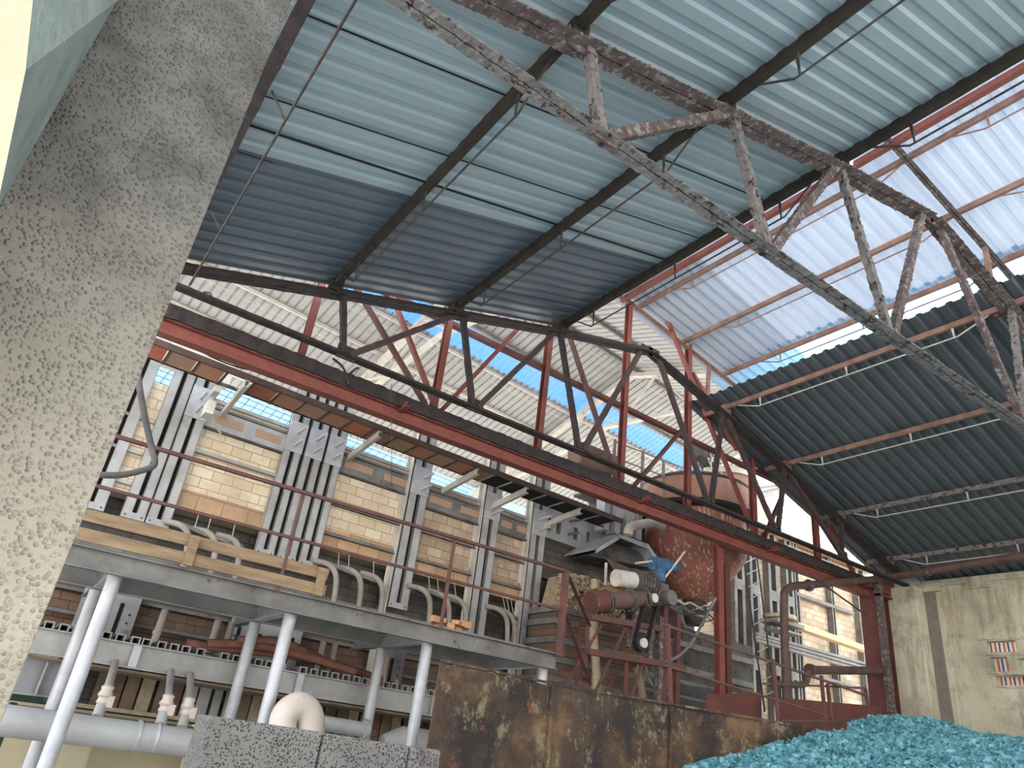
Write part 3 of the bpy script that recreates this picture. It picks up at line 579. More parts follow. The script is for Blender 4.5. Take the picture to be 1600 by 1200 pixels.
for a, b, m in bays[2:]:
    m_ = MB(); fbox(m_, a-.03, b+.03, 2.925, 3.24 if a < 4 else 3.3, .02, -.02); obj('base_course', m_, 'bricklarge', fu_)
    zt_ = 4.84 if a < 5.9 else 4.72; q_ = zt_-4.84
    m_ = MB(); fbox(m_, a, b, zt_-.04, zt_+.02, .05, -.4); obj('cornice', m_, 'galv', fu_)
    m_ = MB(); fbox(m_, a, b, 4.70+q_, 4.74+q_, .05, 0); obj('upper_angle', m_, 'galvdark', fu_)
    m_ = MB(); fbox(m_, a, b, 4.35+q_, 4.69+q_, .025, 0); obj('steel_strap', m_, 'galvdark' if a > 4 else 'galv', fu_)
    for x0_, x1_ in ((a+.1, a+.46*(b-a)), (a+.62*(b-a), b-.06)): m_ = MB(); fbox(m_, x0_, x1_, 4.47+q_, 4.61+q_, .032, 0); obj('insulation_board', m_, 'boardtan', fu_)
    m_ = MB(); fbox(m_, a, b, 4.31+q_, 4.345+q_, .07, 0); obj('strap_angle', m_, 'sooty', fu_)
    for z in (3.86,) if a < 4 else (3.7, 3.15):
        m_ = MB(); fbox(m_, a, b, z, z+.07, .06, 0); fbox(m_, a, b, z, z+.012, .12, .05); obj('tie_bar', m_, 'galvdark' if a > 4 else 'galv', fu_)
for z in (3.05, 3.55, 4.1): m_ = MB(); fbox(m_, .42, 1.08, z, z+.05, .07, 0); obj('short_bar', m_, 'galv', fu_)
m_ = MB(); fbox(m_, -.8, 9.2, 1.9, 4.5, -.42, -.6); obj('recess', m_, 'bricksoot', fu_)
m_ = MB(); fbox(m_, -.8, 9.2, .78, 1.95, -.2, -.5); obj('lower_brick', m_, 'bricklow', fu_)
m_ = MB(); fbox(m_, -.8, 9.2, 1.98, 2.12, .02, -.12); fbox(m_, -.8, 9.2, 1.62, 1.72, .0, -.12); obj('floor_beam', m_, 'galvdark', fu_)
m_ = MB()
for z in (1.1, 1.42): fbox(m_, -.8, 9.2, z, z+.05, -.1, -.2)
obj('skirt_strap', m_, 'galvdark', fu_)
def buckstay(x0, x1, zb, zt, slot=None, plate=True, side=False):
    """pair of channels with a slot between"""
    s_ = slot or .065; w_ = (x1-x0-s_)/2
    m_ = MB()
    for a in (x0, x0+w_+s_): fbox(m_, a, a+w_, zb, zt, .12, .105); fbox(m_, a, a+.012, zb, zt, .12, -.02); fbox(m_, a+w_-.012, a+w_, zb, zt, .12, -.02)
    fbox(m_, x0, x1, zb, zb+.1, .125, .11); fbox(m_, x0, x1, zt-.05, zt, .125, .11)
    o = obj('buckstay', m_, 'galv', fu_)
    k = MB(); fbox(k, x0+.01, x1-.01, zb+.1, zt-.06, .03, -.02); obj('slot_shade', k, 'black', o)  # black block that paints the shade inside the slot
    if plate:
        k = MB(); fbox(k, x0-.005, x1+.005, 4.38, 4.95, .135, .12); obj('bearing_plate', k, 'galvlight', o)
    for dz in (.04,):
        k = MB()
        for xx in (x0+.05, x1-.05): c_ = fp(xx, zb+.05, .125); k.rod(c_, c_+V((0, -.01, 0)), .012, 8)
        obj('bolt_hole', k, 'black', o)
    return o
for a, b in ((.45, .85), (1.09, 1.43), (1.45, 1.8)): buckstay(a, b, 2.55, 5.2, plate=a > 1.4)
for i in range(3): buckstay(3.2+i*.385, 3.2+i*.385+.322, 2.52, 5.8)
m_ = MB(); fbox(m_, 3.2, 4.3, 2.55, 5.75, .02, -.03); obj('gap_shade', m_, 'black', fu_)  # black sheets added to paint the shade between buckstays
m_ = MB(); fbox(m_, 1.1, 1.79, 2.55, 5.15, .02, -.03); obj('gap_shade', m_, 'black', fu_)
for a, b in ((5.8, 6.2), (7.58, 7.98), (8.86, 9.26)):
    buckstay(a, b, 1.3 if a > 5.9 else 2.2, 5.82, .08)
    m_ = MB(); fbox(m_, a-.13, a-.01, .8, 5.72, .02, .0); fbox(m_, a-.06, a-.045, .8, 5.72, .15, .02); obj('side_flange', m_, 'farsteel', fu_)
for x in (1.55, 3.3, 3.68, 4.05, 5.98, 7.72, 9.0):
    for dz, zz in ((0, 4.5), (0, 4.74)):
        c_ = fp(x+.06, zz, .12); m_ = MB(); m_.rod(c_, c_+V((.02, -.36, .02)), .026, 12); obj('tie_stud', m_, 'farsteel', fu_, smooth=True)
for a, b, sl_ in ((1.0, 1.78, (.7,)), (3.15, 4.35, (.13, .42, .62, .88)), (5.85, 6.35, (.5,)), (7.6, 8.05, (.5,))):
    m_ = MB(); fbox(m_, a, b, .8, 1.66, .1, .08); o = obj('foot_plate', m_, 'galvdark' if a > 5 else 'galv', fu_)
    for i, f_ in enumerate(sl_):
        x = a+(b-a)*f_; k = MB(); fbox(k, x-.028, x+.028, .88 if i % 3 == 0 else 1.16, 1.36 if i % 3 == 0 else 1.32, .106, .1); obj('slot_shade', k, 'black', o)  # black strip on the plate, painted as the shade of a slot
    for xx in (a+.1, b-.1):
        for zz in (.98, 1.1, 1.22): k = MB(); c_ = fp(xx, zz, .105); k.rod(c_, c_+V((0, -.008, 0)), .014, 8); obj('bolt_hole', k, 'black', o)
    for xx in (a+.14, b-.12): k = MB(); fbox(k, xx-.03, xx+.03, .82, 1.02, .16, .1); obj('lug', k, 'galv', o)
# shed-metal deflectors and bent burner pipes under each bay
for i, (a, b) in enumerate(((1.9, 3.1), (4.4, 5.7), (6.3, 7.5), (8.1, 8.8))):
    t = thing('burner_assembly', 'bent burner pipes with a sheet deflector under the %s firebrick bay' % ('widest', 'second wide', 'dusty', 'narrow')[i], 'burner pipes', 'burner assemblies under the furnace bays')
    m_ = MB(); mid = (a+b)/2
    m_.prism([fp(a+.05, 2.66, .3), fp(mid, 2.58, .3), fp(mid, 2.52, .3), fp(a+.05, 2.6, .3)], (0, .3, 0)); m_.prism([fp(mid, 2.6, .3), fp(b-.15, 2.56, .3), fp(b-.15, 2.5, .3), fp(mid, 2.54, .3)], (0, .3, 0)); obj('deflector', m_, 'galvdark', t)
    m_ = MB()
    for x in (a+.25, a+.45, b-.35): m_.rod(fp(x, 2.6, .25), fp(x+.03, 2.95, .02), .007, 6)
    obj('hanger_wire', m_, 'farsteel', t)
    for x, s_ in ((a+.1, -1), (mid-.08, -1), (b-.3, 1)):
        if b-a < 1 and x > mid: continue
        q = [fp(x-.28, 2.64, .15), fp(x-.05, 2.6, .3), fp(x+.08, 2.42, .42), fp(x+.13, 2.0, .45), fp(x+.13, 1.75, .45), fp(x+.13, 1.55, .45)]
        m_ = MB(); m_.tube(q, .048, 14, 5); obj('bent_pipe', m_, 'pipedust', t, smooth=True)
        m_ = MB(); c_ = fp(x+.13, 1.55, .45); m_.rod(c_, c_+V((0, 0, .07)), .06, 14); obj('collar', m_, 'galvlight', t, smooth=True)
# furnace end: sooty part with slotted plate
s_ = thing('furnace_end', 'sooty end section of the furnace with a row of slots in a grey plate', 'furnace section')
def fx(x, z, off=0): return V((x, FY(x)-off, z))
m_ = MB(); fbox(m_, 9.3, 12.05, 1.0, 5.2, -.15, -.6); obj('sooty_brick', m_, 'bricksoot', s_)
m_ = MB(); fbox(m_, 9.3, 12.05, 4.88, 5.12, .03, -.12); fbox(m_, 9.3, 12.05, 4.44, 4.6, .03, -.12)
for xa, xb in ((9.3, 9.36), (9.46, 9.62), (9.75, 10.14), (10.26, 10.54), (10.67, 11.12), (11.24, 11.62), (11.74, 12.05)): fbox(m_, xa, xb, 4.6, 4.88, .03, -.12)
obj('slotted_plate', m_, 'galv', s_)
m_ = MB(); fbox(m_, 9.3, 12.1, 5.13, 5.4, .06, -.1); obj('upper_strip', m_, 'galv', s_)
for x in (10.0, 11.0, 12.0):
    for z in (4.98, 4.68): m_ = MB(); c_ = fx(x, z); m_.rod(c_, c_+V((-.05, -.45, -.05)), .03, 10); obj('tie_stud', m_, 'galvdark', s_)
m_ = MB(); fbox(m_, 9.3, 12.05, 3.55, 3.62, .04, -.15); fbox(m_, 9.3, 12.05, 3.05, 3.12, .04, -.15); obj('strap', m_, 'sooty', s_)
# banded brick block beside it
k = thing('banded_brick_block', 'crumbling firebrick block bound with grey steel bands behind the machine stand', 'brick block')
m_ = MB(); m_.prism([(8.95, 11.6, -1), (11.3, 11.5, -1), (11.3, 11.5, 2.7), (8.95, 11.6, 2.7)], (0, .8, 0)); obj('block', m_, 'bricklow', k)
m_ = MB()
for z in (.55, 1.05, 1.4, 1.75, 2.1, 2.45, 2.68): m_.prism([(8.9, 11.55, z), (11.35, 11.45, z), (11.35, 11.45, z+.11), (8.9, 11.55, z+.11)], (0, .9, 0))
obj('steel_band', m_, 'galvdark', k)
m_ = MB()
m_.prism([(9.1, 11.75, 2.7), (11.1, 11.7, 2.7), (10.95, 11.75, 3.3), (10.2, 11.8, 3.6), (9.3, 11.8, 3.5)], (0, .6, 0))
for i in range(900):
    q = random.random(); x_ = 9.05+2.0*q; zt = 3.55-.25*abs(q-.4)
    m_.box((x_, 11.68+random.uniform(-.05, .12), random.uniform(2.72, zt)), [random.uniform(.02, .11)*random.uniform(.6, 1.6) for _ in range(3)], R=Matrix.Rotation(random.uniform(0, 3), 3, 'Z') @ Matrix.Rotation(random.uniform(-1, 1), 3, 'X'))
obj('crumbled_brick', m_, 'tan', k)['kind'] = 'stuff'
for pts, r_, l in (([(9.35, 10.95, 3.3), (9.33, 10.9, 2.4), (9.45, 10.85, 1.5), (9.42, 10.85, .4)], .085, 'lagged tan vertical pipe in front of the banded brick block'), ([(10.55, 11.1, 2.1), (10.75, 11.0, 1.5), (10.8, 11.0, .4)], .075, 'short tapering lagged pipe seen between the machine stand legs')):
    m_ = MB(); m_.tube(pts, r_, 14, 6, .1); tag(obj('lagged_pipe', m_, 'tan', smooth=True), l, 'pipe')
# ================================================================== catwalk in front of the furnace top
c = thing('catwalk', 'narrow catwalk with orange-brown soffit boards on brackets along the furnace top', 'catwalk')
def cy(x, o): return 11.0+.045*x+o
ZC = 4.84
m_ = MB(); m_.chan((-.6, cy(-.6, 0), ZC+.04), (10.45, cy(10.45, 0), ZC+.04), .05, .1, flip=-1); obj('front_channel', m_, 'piperust', c)
m_ = MB(); m_.ang((-.6, cy(-.6, .62), ZC), (10.45, cy(10.45, .62), ZC), .06, .01); obj('rear_angle', m_, 'crust_mix', c)
x = -.5; n = 0
while x < 10.3:
    L = .44 if x < 8 else .5
    if not any(abs(x+L/2-q) < .2 for q in (2.06,)):
        m_ = MB(); m_.prism([(x, cy(x, .03), ZC), (x+L-.03, cy(x+L, .03), ZC), (x+L-.03, cy(x+L, .6), ZC), (x, cy(x, .6), ZC)], (0, 0, .02))
        obj('soffit_board', m_, 'soffit' if x < 6.6 else 'black', c)
    m_ = MB(); m_.ang((x-.012, cy(x, 0), ZC-.01), (x-.012, cy(x, .62), ZC-.01), .035, .008); obj('cross_angle', m_, 'piperust' if x < 6.6 else 'galv', c)
    x += L
for x in (2.02, 4.42, 6.55, 7.75, 9.2):
    m_ = MB(); m_.chan((x, cy(x, -.05), ZC-.09), (x+.02, FY(x), ZC-.2), .07, .12); obj('bracket', m_, 'farsteel' if x != 6.0 else 'redrust', c)
for a, b in (((.75, 5.2), (.9, 6.0)), ((2.9, 4.95), (3.4, 5.2)), ((5.1, 4.95), (5.8, 5.3)), ((6.4, 4.95), (7.1, 5.3)), ((7.9, 4.95), (8.6, 5.25))):
    m_ = MB(); m_.rod((a[0], cy(a[0], .1), a[1]), (b[0], cy(b[0], 1.2), b[1]), .015, 6); obj('stay_rod', m_, 'rustrod', c)
m_ = MB(); m_.rod(at(345, 678, Y=12.1), at(325, 642, Y=11.6), .018, 8); m_.box(at(326, 640, Y=11.5), (.12, .3, .22)); m_.box(at(337, 612, Y=11.4), (.1, .3, .1)); obj('old_bracket', m_, 'white', c)
fl = MB(); pts = [at(214, 560, Y=8.6), at(218, 605, Y=8.6), at(226, 650, Y=8.6), at(237, 700, Y=8.55), at(242, 722, Y=8.5), at(232, 732, Y=8.5), at(190, 742, Y=8.5), at(150, 742, Y=8.5)]
fl.tube(pts, .035, 12, 4); tag(obj('cable_hose', fl, 'sooty', smooth=True), 'bent dark grey hose in front of the handrail, beside the concrete column', 'hose')
cb_ = MB(); cb_.tube([at(272, 518, Y=10.6), at(320, 552, Y=10.6), at(370, 573, Y=10.6), at(410, 580, Y=10.6), at(440, 577, Y=10.3)], .012, 6, 6); tag(obj('sagging_cable', cb_, 'rubber'), 'thin black cable sagging under the crane girder near the concrete column', 'cable')
dc = MB(); dc.rod(at(612, 600, Y=9.3), at(612, 760, Y=9.3), .005, 5); tag(obj('hanging_wire', dc, 'rustrod'), 'thin wire hanging straight down from the black truss', 'wire')
for i, (a, b) in enumerate((((318, 457), (330, 470)), ((520, 560), (545, 600)), ((540, 590), (560, 575)))):
    jb = MB(); jb.tube([at(*a, Y=10.0), at((a[0]+b[0])/2+4, (a[1]+b[1])/2-5, Y=9.9), at(*b, Y=9.8)], .02, 6, 4); tag(obj('bent_rod', jb, 'rustrod'), 'short bent rod sticking up from the crane girder, %s' % ('near the column', 'tallest of three', 'lying flat')[i], 'rod')
# columns' white tops over the girder
for x0, x1 in ((.6, 2.0),):
    m_ = MB(); fbox(m_, x0, x1, 5.2, 5.75, -.02, -.3); tag(obj('furnace_crown_plate', m_, 'white'), 'pale steel plate over the furnace beside the concrete column', 'plate')
# ================================================================== hall beyond: roof frames and purlins
for u_, l in ((-11.3, 'behind the concrete column'), (-4.25, 'behind the black truss'), (3.08, 'behind the red frame posts'), (10.4, 'behind the hopper')):
    t = thing('far_truss', 'pale dusty roof truss in the hall beyond, %s' % l, 'truss', 'pale trusses of the hall beyond')
    W = lambda v, z: FO+fu*u_+fv*v+V((0, 0, z))
    m_ = MB(); m_.bar(W(0, -.3), W(8.8, zf(8.8)-.22), .24, .12); m_.bar(W(0, -.3), W(-6.8, -.3*6.8-.25), .24, .12); obj('top_chord', m_, 'farsteel', t)
    m_ = MB(); m_.bar(W(8.6, zf(8.6)-.4), W(1, -2.0), .16, .1); m_.bar(W(1, -2.0), W(-6.6, -2.5), .16, .1); obj('bottom_chord', m_, 'farsteel', t)
    zb = lambda v: -2.0-.21*(v-1) if v > 1 else -2.0+.066*(v-1)
    vs2 = [-5.5, -4, -2.5, -1, .5, 2, 3.5, 5, 6.5]
    for i in range(len(vs2)-1):
        a, b = vs2[i], vs2[i+1]; zt = lambda v: zf(v)-.3 if v > 0 else .3*v-.3
        m_ = MB(); p0, p1 = (W(a, zt(a)), W(b, zb(b))) if i % 2 else (W(a, zb(a)), W(b, zt(b))); m_.bar(p0, p1, .08, .06); obj('web_strut', m_, 'farsteel', t)
for v_, l in ((-4.6, 'highest'), (-1.6, 'just short of the ridge'), (-.15, 'at the ridge'), (1.55, 'above the skylight'), (2.72, 'below the skylight'), (4.05, 'middle of the grey slope'), (5.6, 'lower on the grey slope'), (7.2, 'lowest, near the far eave')):
    z = (zf(v_) if v_ > 0 else .3*v_)-.08
    m_ = MB(); m_.bar(FT(V((v_, -22, z))), FT(V((v_, 12.5, z))), .07, .1)
    t = thing('far_purlin', 'pale purlin under the roof of the hall beyond, %s' % l, 'purlin', 'pale purlins of the hall beyond'); obj('bar', m_, 'farsteel' if v_ > 1.6 else 'galvdark', t)
    m_ = MB(); m_.rod(FT(V((v_+.15, -22, z-.25))), FT(V((v_+.15, 12.5, z-.25))), .012, 5); obj('tie_rod', m_, 'farsteel', t)
m_ = MB()
for i in range(46): u0 = -14+i*.32; m_.rod(FT(V((7.9, u0, zf(7.9)-.06))), FT(V((9.2, u0, zf(9.2)-.06))), .012, 4)
for v_ in (7.95, 8.2, 8.45, 8.7, 8.95): m_.rod(FT(V((v_, -14, zf(v_)-.06))), FT(V((v_, 3, zf(v_)-.06))), .012, 4)
tag(obj('wire_mesh', m_, 'rustrod'), 'wire mesh under the clear sheets above the furnace brickwork', 'wire mesh')
# ================================================================== hopper, drum and hood
H = V((13.45, 12.1, 0))
h = thing('batch_hopper', 'big rusty red hopper with white streaks and tapering dished bottom', 'hopper')
prof = [(.26, 3.82), (.4, 3.9), (.78, 4.32), (1.12, 4.76), (1.2, 4.92), (1.22, 5.1), (1.22, 5.75), (1.16, 5.85)]
m_ = MB(); m_.lathe(prof, H, 56); obj('shell', m_, 'hopper', h, smooth=True)
m_ = MB(); m_.lathe([(1.3, 5.82), (1.42, 5.86), (1.42, 5.95), (1.3, 5.98)], H, 56); obj('gap_shade_ring', m_, 'black', h, smooth=True)  # black ring painted as the dark gap between drum and hopper
m_ = MB(); m_.lathe([(1.34, 5.98), (1.36, 6.02), (1.36, 6.52), (1.3, 6.56), (1.3, 6.52)], H, 56); obj('upper_drum', m_, 'drum', h, smooth=True)
m_ = MB(); m_.lathe([(1.25, 6.58), (1.34, 6.62), (1.0, 6.78), (.2, 6.86)], H, 56); obj('lid', m_, 'galvdark', h, smooth=True)
m_ = MB(); m_.lathe([(.2, 3.3), (.24, 3.4), (.3, 3.8)], H, 24); obj('outlet', m_, 'sooty', h, smooth=True)
d = thing('small_drum', 'smaller orange-brown drum with pale lid above the hopper', 'drum')
D = V((15.1, 12.5, 0)); m_ = MB(); m_.lathe([(.45, 6.6), (.78, 6.9), (.8, 7.0), (.8, 7.42), (.78, 7.46)], D, 44); obj('shell', m_, 'drum', d, smooth=True)
m_ = MB(); m_.lathe([(.86, 7.42), (.86, 7.52), (.75, 7.62), (.15, 7.7)], D, 44); obj('lid', m_, 'white', d, smooth=True)
for q in ((.25, .1), (-.3, .1), (.5, -.1)): m_ = MB(); m_.rod(D+V((q[0], q[1], 7.6)), D+V((q[0], q[1], 7.95)), .07, 12); m_.rod(D+V((q[0], q[1], 7.92)), D+V((q[0], q[1], 8.0)), .12, 12); obj('stub', m_, 'galvdark', d, smooth=True)
d = thing('drive_unit', 'dusty electric motor and gearbox high above the hopper', 'motor')
q = at(1100, 715, Y=12.4); ax = V((.6, .1, -.1)).normalized()
m_ = MB(); m_.rod(q-ax*.45, q+ax*.3, .27, 24); obj('motor_body', m_, 'sooty', d, smooth=True)
m_ = MB(); m_.rod(q+ax*.3, q+ax*.38, .3, 24); m_.rod(q+ax*.38, q+ax*.44, .16, 20); obj('end_bell', m_, 'sooty', d, smooth=True)
m_ = MB(); m_.box(q+V((.3, 0, -.75)), (.8, .6, .5)); m_.rod(q+V((.1, 0, -.2)), q+V((.5, 0, -1.1)), .1, 12); m_.rod(q+V((-.3, 0, -.2)), q+V((-.1, 0, -1.2)), .05, 12); obj('gearbox', m_, 'white', d)
m_ = MB()
for i in range(7): m_.tube([q+V((random.uniform(-.3, .5), -.3, random.uniform(-.3, .2))), q+V((random.uniform(-.2, .7), -.4, random.uniform(-.7, -.2))), q+V((random.uniform(.0, .9), -.3, random.uniform(-1.2, -.6)))], .015, 5, 5)
obj('cable_loop', m_, 'white', d)
dk = thing('hopper_platform', 'small guard-railed platform beside the hopper top', 'platform')
m_ = MB(); m_.box((11.2, 12.4, 5.75), (1.8, 1.3, .06)); obj('deck', m_, 'sooty', dk)
m_ = MB()
for x in (10.4, 11.3, 12.0): m_.bar((x, 11.8, 5.0), (x, 11.8, 6.9), .06, .05)
for z in (6.85, 6.45): m_.rod((10.4, 11.8, z), (13.6, 11.8, z+.1), .015, 6)
obj('guard_post', m_, 'galvdark', dk)
m_ = MB()
for i in range(4): m_.box((10.6+i*.34, 12.3, 5.3), (.16, .3, .9))
obj('side_panel', m_, 'galvlight', dk)
m_ = MB(); m_.box((10.2, 12.2, 6.35), (1.3, .5, .5)); obj('cover', m_, 'piperust', dk)
# grey extraction hood
hd = thing('extraction_hood', 'folded grey sheet-metal hood hanging between catwalk and hopper', 'hood')
a, b_, c_, d_ = at(932, 857, Y=11.6), at(968, 833, Y=11.9), at(1012, 848, Y=11.9), at(1032, 878, Y=11.6)
k0 = V((0, 1.1, 0))
m_ = MB(); 
for p0, p1 in ((a, b_), (b_, c_+V((.0, 0, .0))), (c_, d_)): m_.prism([p0, p1, p1+V((0, .0, -.14)), p0+V((0, 0, -.1))], (0, .02, 0)); m_.prism([p0, p1, p1+k0, p0+k0], (0, 0, -.02))
obj('canopy_sheet', m_, 'galvlight', hd)
m_ = MB(); m_.prism([a+V((.05, .3, -.1)), d_+V((-.05, .3, -.1)), c_+V((0, .3, -.16)), b_+V((0, .3, -.16))], (0, .6, 0)); obj('inner_lining', m_, 'sooty', hd)
pp = thing('vent_pipe', 'pinkish bent pipe under the crane girder above the hood', 'pipe')
m_ = MB(); m_.tube([at(981, 836, Y=11.3), at(983, 826, Y=11.3), at(992, 821, Y=11.3), at(1022, 817, Y=11.2), at(1036, 822, Y=11.2)], .1, 16, 5); obj('pipe_body', m_, 'pipepink', pp, smooth=True)
# posts under the hopper
for i, (x, y) in enumerate(((12.17, 10.3), (13.35, 11.1))):
    m_ = MB(); m_.ibeam((x, y, -EYE), (x, y, 4.6), .15, .15, .014, up=(0, 1, 0)); tag(obj('hopper_post', m_, 'redpaint' if i == 0 else 'reddark'), ('bright red oxide upright in front of the hopper', 'darker red upright half behind the hopper post')[i], 'post')
# ================================================================== charger machine on its stand
ms = thing('machine_stand', 'rusty red angle-iron stand with diagonal braces under the screw feeder', 'stand')
def bar_(n, a, b, w_=.07, m='reddark'):
    m_ = MB(); m_.ang(a, b, w_, .012, up=(0, 1, 0)) if w_ < .1 else m_.bar(a, b, w_, w_); obj(n, m_, m, ms)
for x, y, zt, w_ in ((8.66, 10.2, 2.35, .08), (9.15, 11.0, 2.4, .08), (9.62, 10.2, 2.55, .09), (10.38, 10.2, 2.75, .11), (10.55, 10.25, 3.0, .1), (10.95, 10.3, 2.9, .1)): bar_('leg', (x, y, -EYE), (x, y, zt), w_, 'crust_mix' if x == 10.38 else 'reddark')
for z in (2.4, 1.82): bar_('deck_beam', (8.6, 10.15, z-.0), (11.0 if z < 2 else 10.35, 10.15, z+.12), .1, 'redrust'); bar_('deck_beam', (9.1, 11.0, z), (11, 11.0, z+.1), .08)
for a, b in (((8.05, 10.2, .9), (8.95, 10.2, 2.3)), ((8.75, 10.2, .9), (9.6, 10.2, 2.5)), ((9.6, 10.2, .9), (10.4, 10.2, 2.75)), ((9.3, 10.5, .9), (9.65, 10.5, 1.7))): bar_('brace', a, b, .06, 'redrust')
sf = thing('screw_feeder', 'dark brown flanged screw feeder tube lying on the red stand', 'feeder')
p0, p1 = V((8.62, 10.2, 2.66)), V((10.05, 10.15, 3.02)); dd = (p1-p0).normalized()
m_ = MB(); m_.rod(p0+dd*.3, p1, .155, 28); obj('barrel', m_, 'piperust', sf, smooth=True)
m_ = MB(); m_.rod(p0, p0+dd*.34, .2, 28); obj('end_box', m_, 'reddark', sf, smooth=True)
for t_ in (.02, .36, .42, .95, 1.3): m_ = MB(); m_.rod(p0+dd*t_, p0+dd*(t_+.03), .215, 28); obj('flange', m_, 'crust_mix', sf, smooth=True)
bd = thing('belt_drive', 'tall belt drive with two pale pulley hubs beside the feeder', 'belt drive')
u0, u1 = at(1018, 935, Y=10.05), at(1001, 1005, Y=10.05)
for q in (u0, u1):
    m_ = MB(); m_.rod(q+V((0, -.06, 0)), q+V((0, .06, 0)), .15, 28); o = obj('pulley', m_, 'rubber', bd, smooth=True)
    m_ = MB(); m_.rod(q+V((0, -.1, 0)), q+V((0, -.05, 0)), .085, 24); obj('hub', m_, 'white', o, smooth=True)
m_ = MB(); ax = (u1-u0).normalized(); sd = ax.cross(V((0, 1, 0))).normalized()
for s_1 in (-1, 1): m_.bar(u0+sd*.15*s_1, u1+sd*.15*s_1, .02, .09, up=(0, 1, 0))
obj('belt', m_, 'rubber', bd)
m_ = MB(); m_.bar(u0+V((.16, .1, .1)), u1+V((.3, .1, -.3)), .09, .09, up=(0, 1, 0)); m_.bar(u0+V((-.2, .1, 0)), u1+V((-.22, .1, -.1)), .05, .09, up=(0, 1, 0)); obj('guard_bar', m_, 'crust_mix', bd)
gm = thing('gear_motor', 'geared motor with white cylindrical housing above the screw feeder', 'motor')
g0 = at(962, 903, Y=10.3); g1 = at(1022, 912, Y=10.3); dd = (g1-g0).normalized(); L = (g1-g0).length
m_ = MB(); m_.rod(g0, g0+dd*L*.45, .16, 28); obj('white_housing', m_, 'white', gm, smooth=True)
m_ = MB(); m_.rod(g0+dd*L*.45, g0+dd*L*.52, .23, 28); m_.rod(g0+dd*L*.52, g1, .19, 28); obj('gear_case', m_, 'sooty', gm, smooth=True)
m_ = MB()
for i in range(5): m_.rod(g0+dd*L*(.56+.08*i), g0+dd*L*(.59+.08*i), .215, 28)
obj('cooling_rib', m_, 'crust_mix', gm, smooth=True)
m_ = MB(); m_.box(g1+V((.15, .05, -.12)), (.3, .3, .3)); m_.rod(g1+V((.2, -.1, -.25)), g1+V((.2, -.3, -.25)), .14, 20); obj('gearbox', m_, 'galvdark', gm)
bm_ = thing('blue_motor', 'small blue electric motor in front of the hopper bottom', 'motor')
q0, q1 = at(1019, 880, Y=10.5), at(1054, 886, Y=10.5); dd = (q1-q0).normalized()
m_ = MB(); m_.rod(q0, q0+dd*.42, .14, 28); obj('motor_body', m_, 'blue', bm_, smooth=True)
m_ = MB(); m_.rod(q0+dd*.42, q1, .1, 24); m_.rod(q1, q1+dd*.04, .12, 24); obj('fan_cover', m_, 'blue', bm_, smooth=True)
m_ = MB(); m_.box(q0+V((.15, -.02, -.2)), (.2, .22, .28)); m_.rod(q0+V((.2, 0, -.3)), q0+V((.2, 0, -.75)), .035, 10); obj('mount', m_, 'blue', bm_)
m_ = MB(); m_.rod(at(1037, 905, Y=10.4), at(1070, 862, Y=10.4), .022, 8); m_.rod(at(993, 880, Y=10.4), at(1018, 877, Y=10.4), .02, 8); obj('stay_bar', m_, 'white', bm_)
ch = thing('feed_chute', 'bent brown sheet-metal chute over the screw feeder', 'chute')
m_ = MB(); A, B, Cc, Dd, E_ = at(932, 921, Y=10.5), at(965, 914, Y=10.5), at(992, 921, Y=10.4), at(962, 935, Y=10.2), at(978, 932, Y=10.2)
m_.prism([A, B, Dd], (0, .25, .02)); m_.prism([B, Cc, E_, Dd], (0, .25, .02)); obj('chute_sheet', m_, MT.setdefault('ochre', mat('ochre_sheet', rgb(150, 112, 74), rgb(120, 88, 60), 6)), ch)
m_ = MB(); m_.prism([at(948, 874, Y=11.2), at(978, 888, Y=11.2), at(990, 893, Y=11.0), at(962, 896, Y=11.0)], (0, .04, .05)); obj('side_sheet', m_, 'piperust', ch)
m_ = MB(); m_.rod(at(947, 880, Y=11.2), at(946, 915, Y=11.1), .03, 8); obj('stay_pipe', m_, 'farsteel', ch)
# tangle of cables under the hopper
for i in range(9):
    y = random.uniform(10.6, 11.2); a0 = at(1040+random.uniform(-5, 25), 918+random.uniform(0, 30), Y=y); a1 = at(1080, 940+random.uniform(0, 30), Y=y); a2 = at(1122, 935+random.uniform(-10, 60), Y=y)
    m_ = MB(); m_.tube([a0, (a0+a1)/2+V((0, 0, random.uniform(-.12, .05))), a1, (a1+a2)/2+V((0, 0, random.uniform(-.15, .1))), a2], random.uniform(.01, .028), 6, 5)
    tag(obj('cable', m_, ('rustrod', 'crust_mix', 'white')[i % 3]), 'one strand in the tangle of cables under the hopper', 'cable', 'tangled cables under the hopper')
m_ = MB(); m_.tube([at(1118, 935, Y=10.2), at(1095, 978, Y=10.2), at(1080, 1005, Y=10.2), at(1060, 1025, Y=10.2), at(1035, 1036, Y=10.2)], .03, 8, 6); tag(obj('grey_cable', m_, 'galvdark', smooth=True), 'thick grey cable curving from the red upright down to the machine stand', 'cable')
m_ = MB(); m_.tube([at(1008, 1040, Y=10.3), at(1016, 1065, Y=10.3), at(1032, 1080, Y=10.3), at(1050, 1066, Y=10.3)], .025, 8, 6); tag(obj('loop_cable', m_, 'galvdark', smooth=True), 'looping grey cable between the machine stand legs', 'cable')
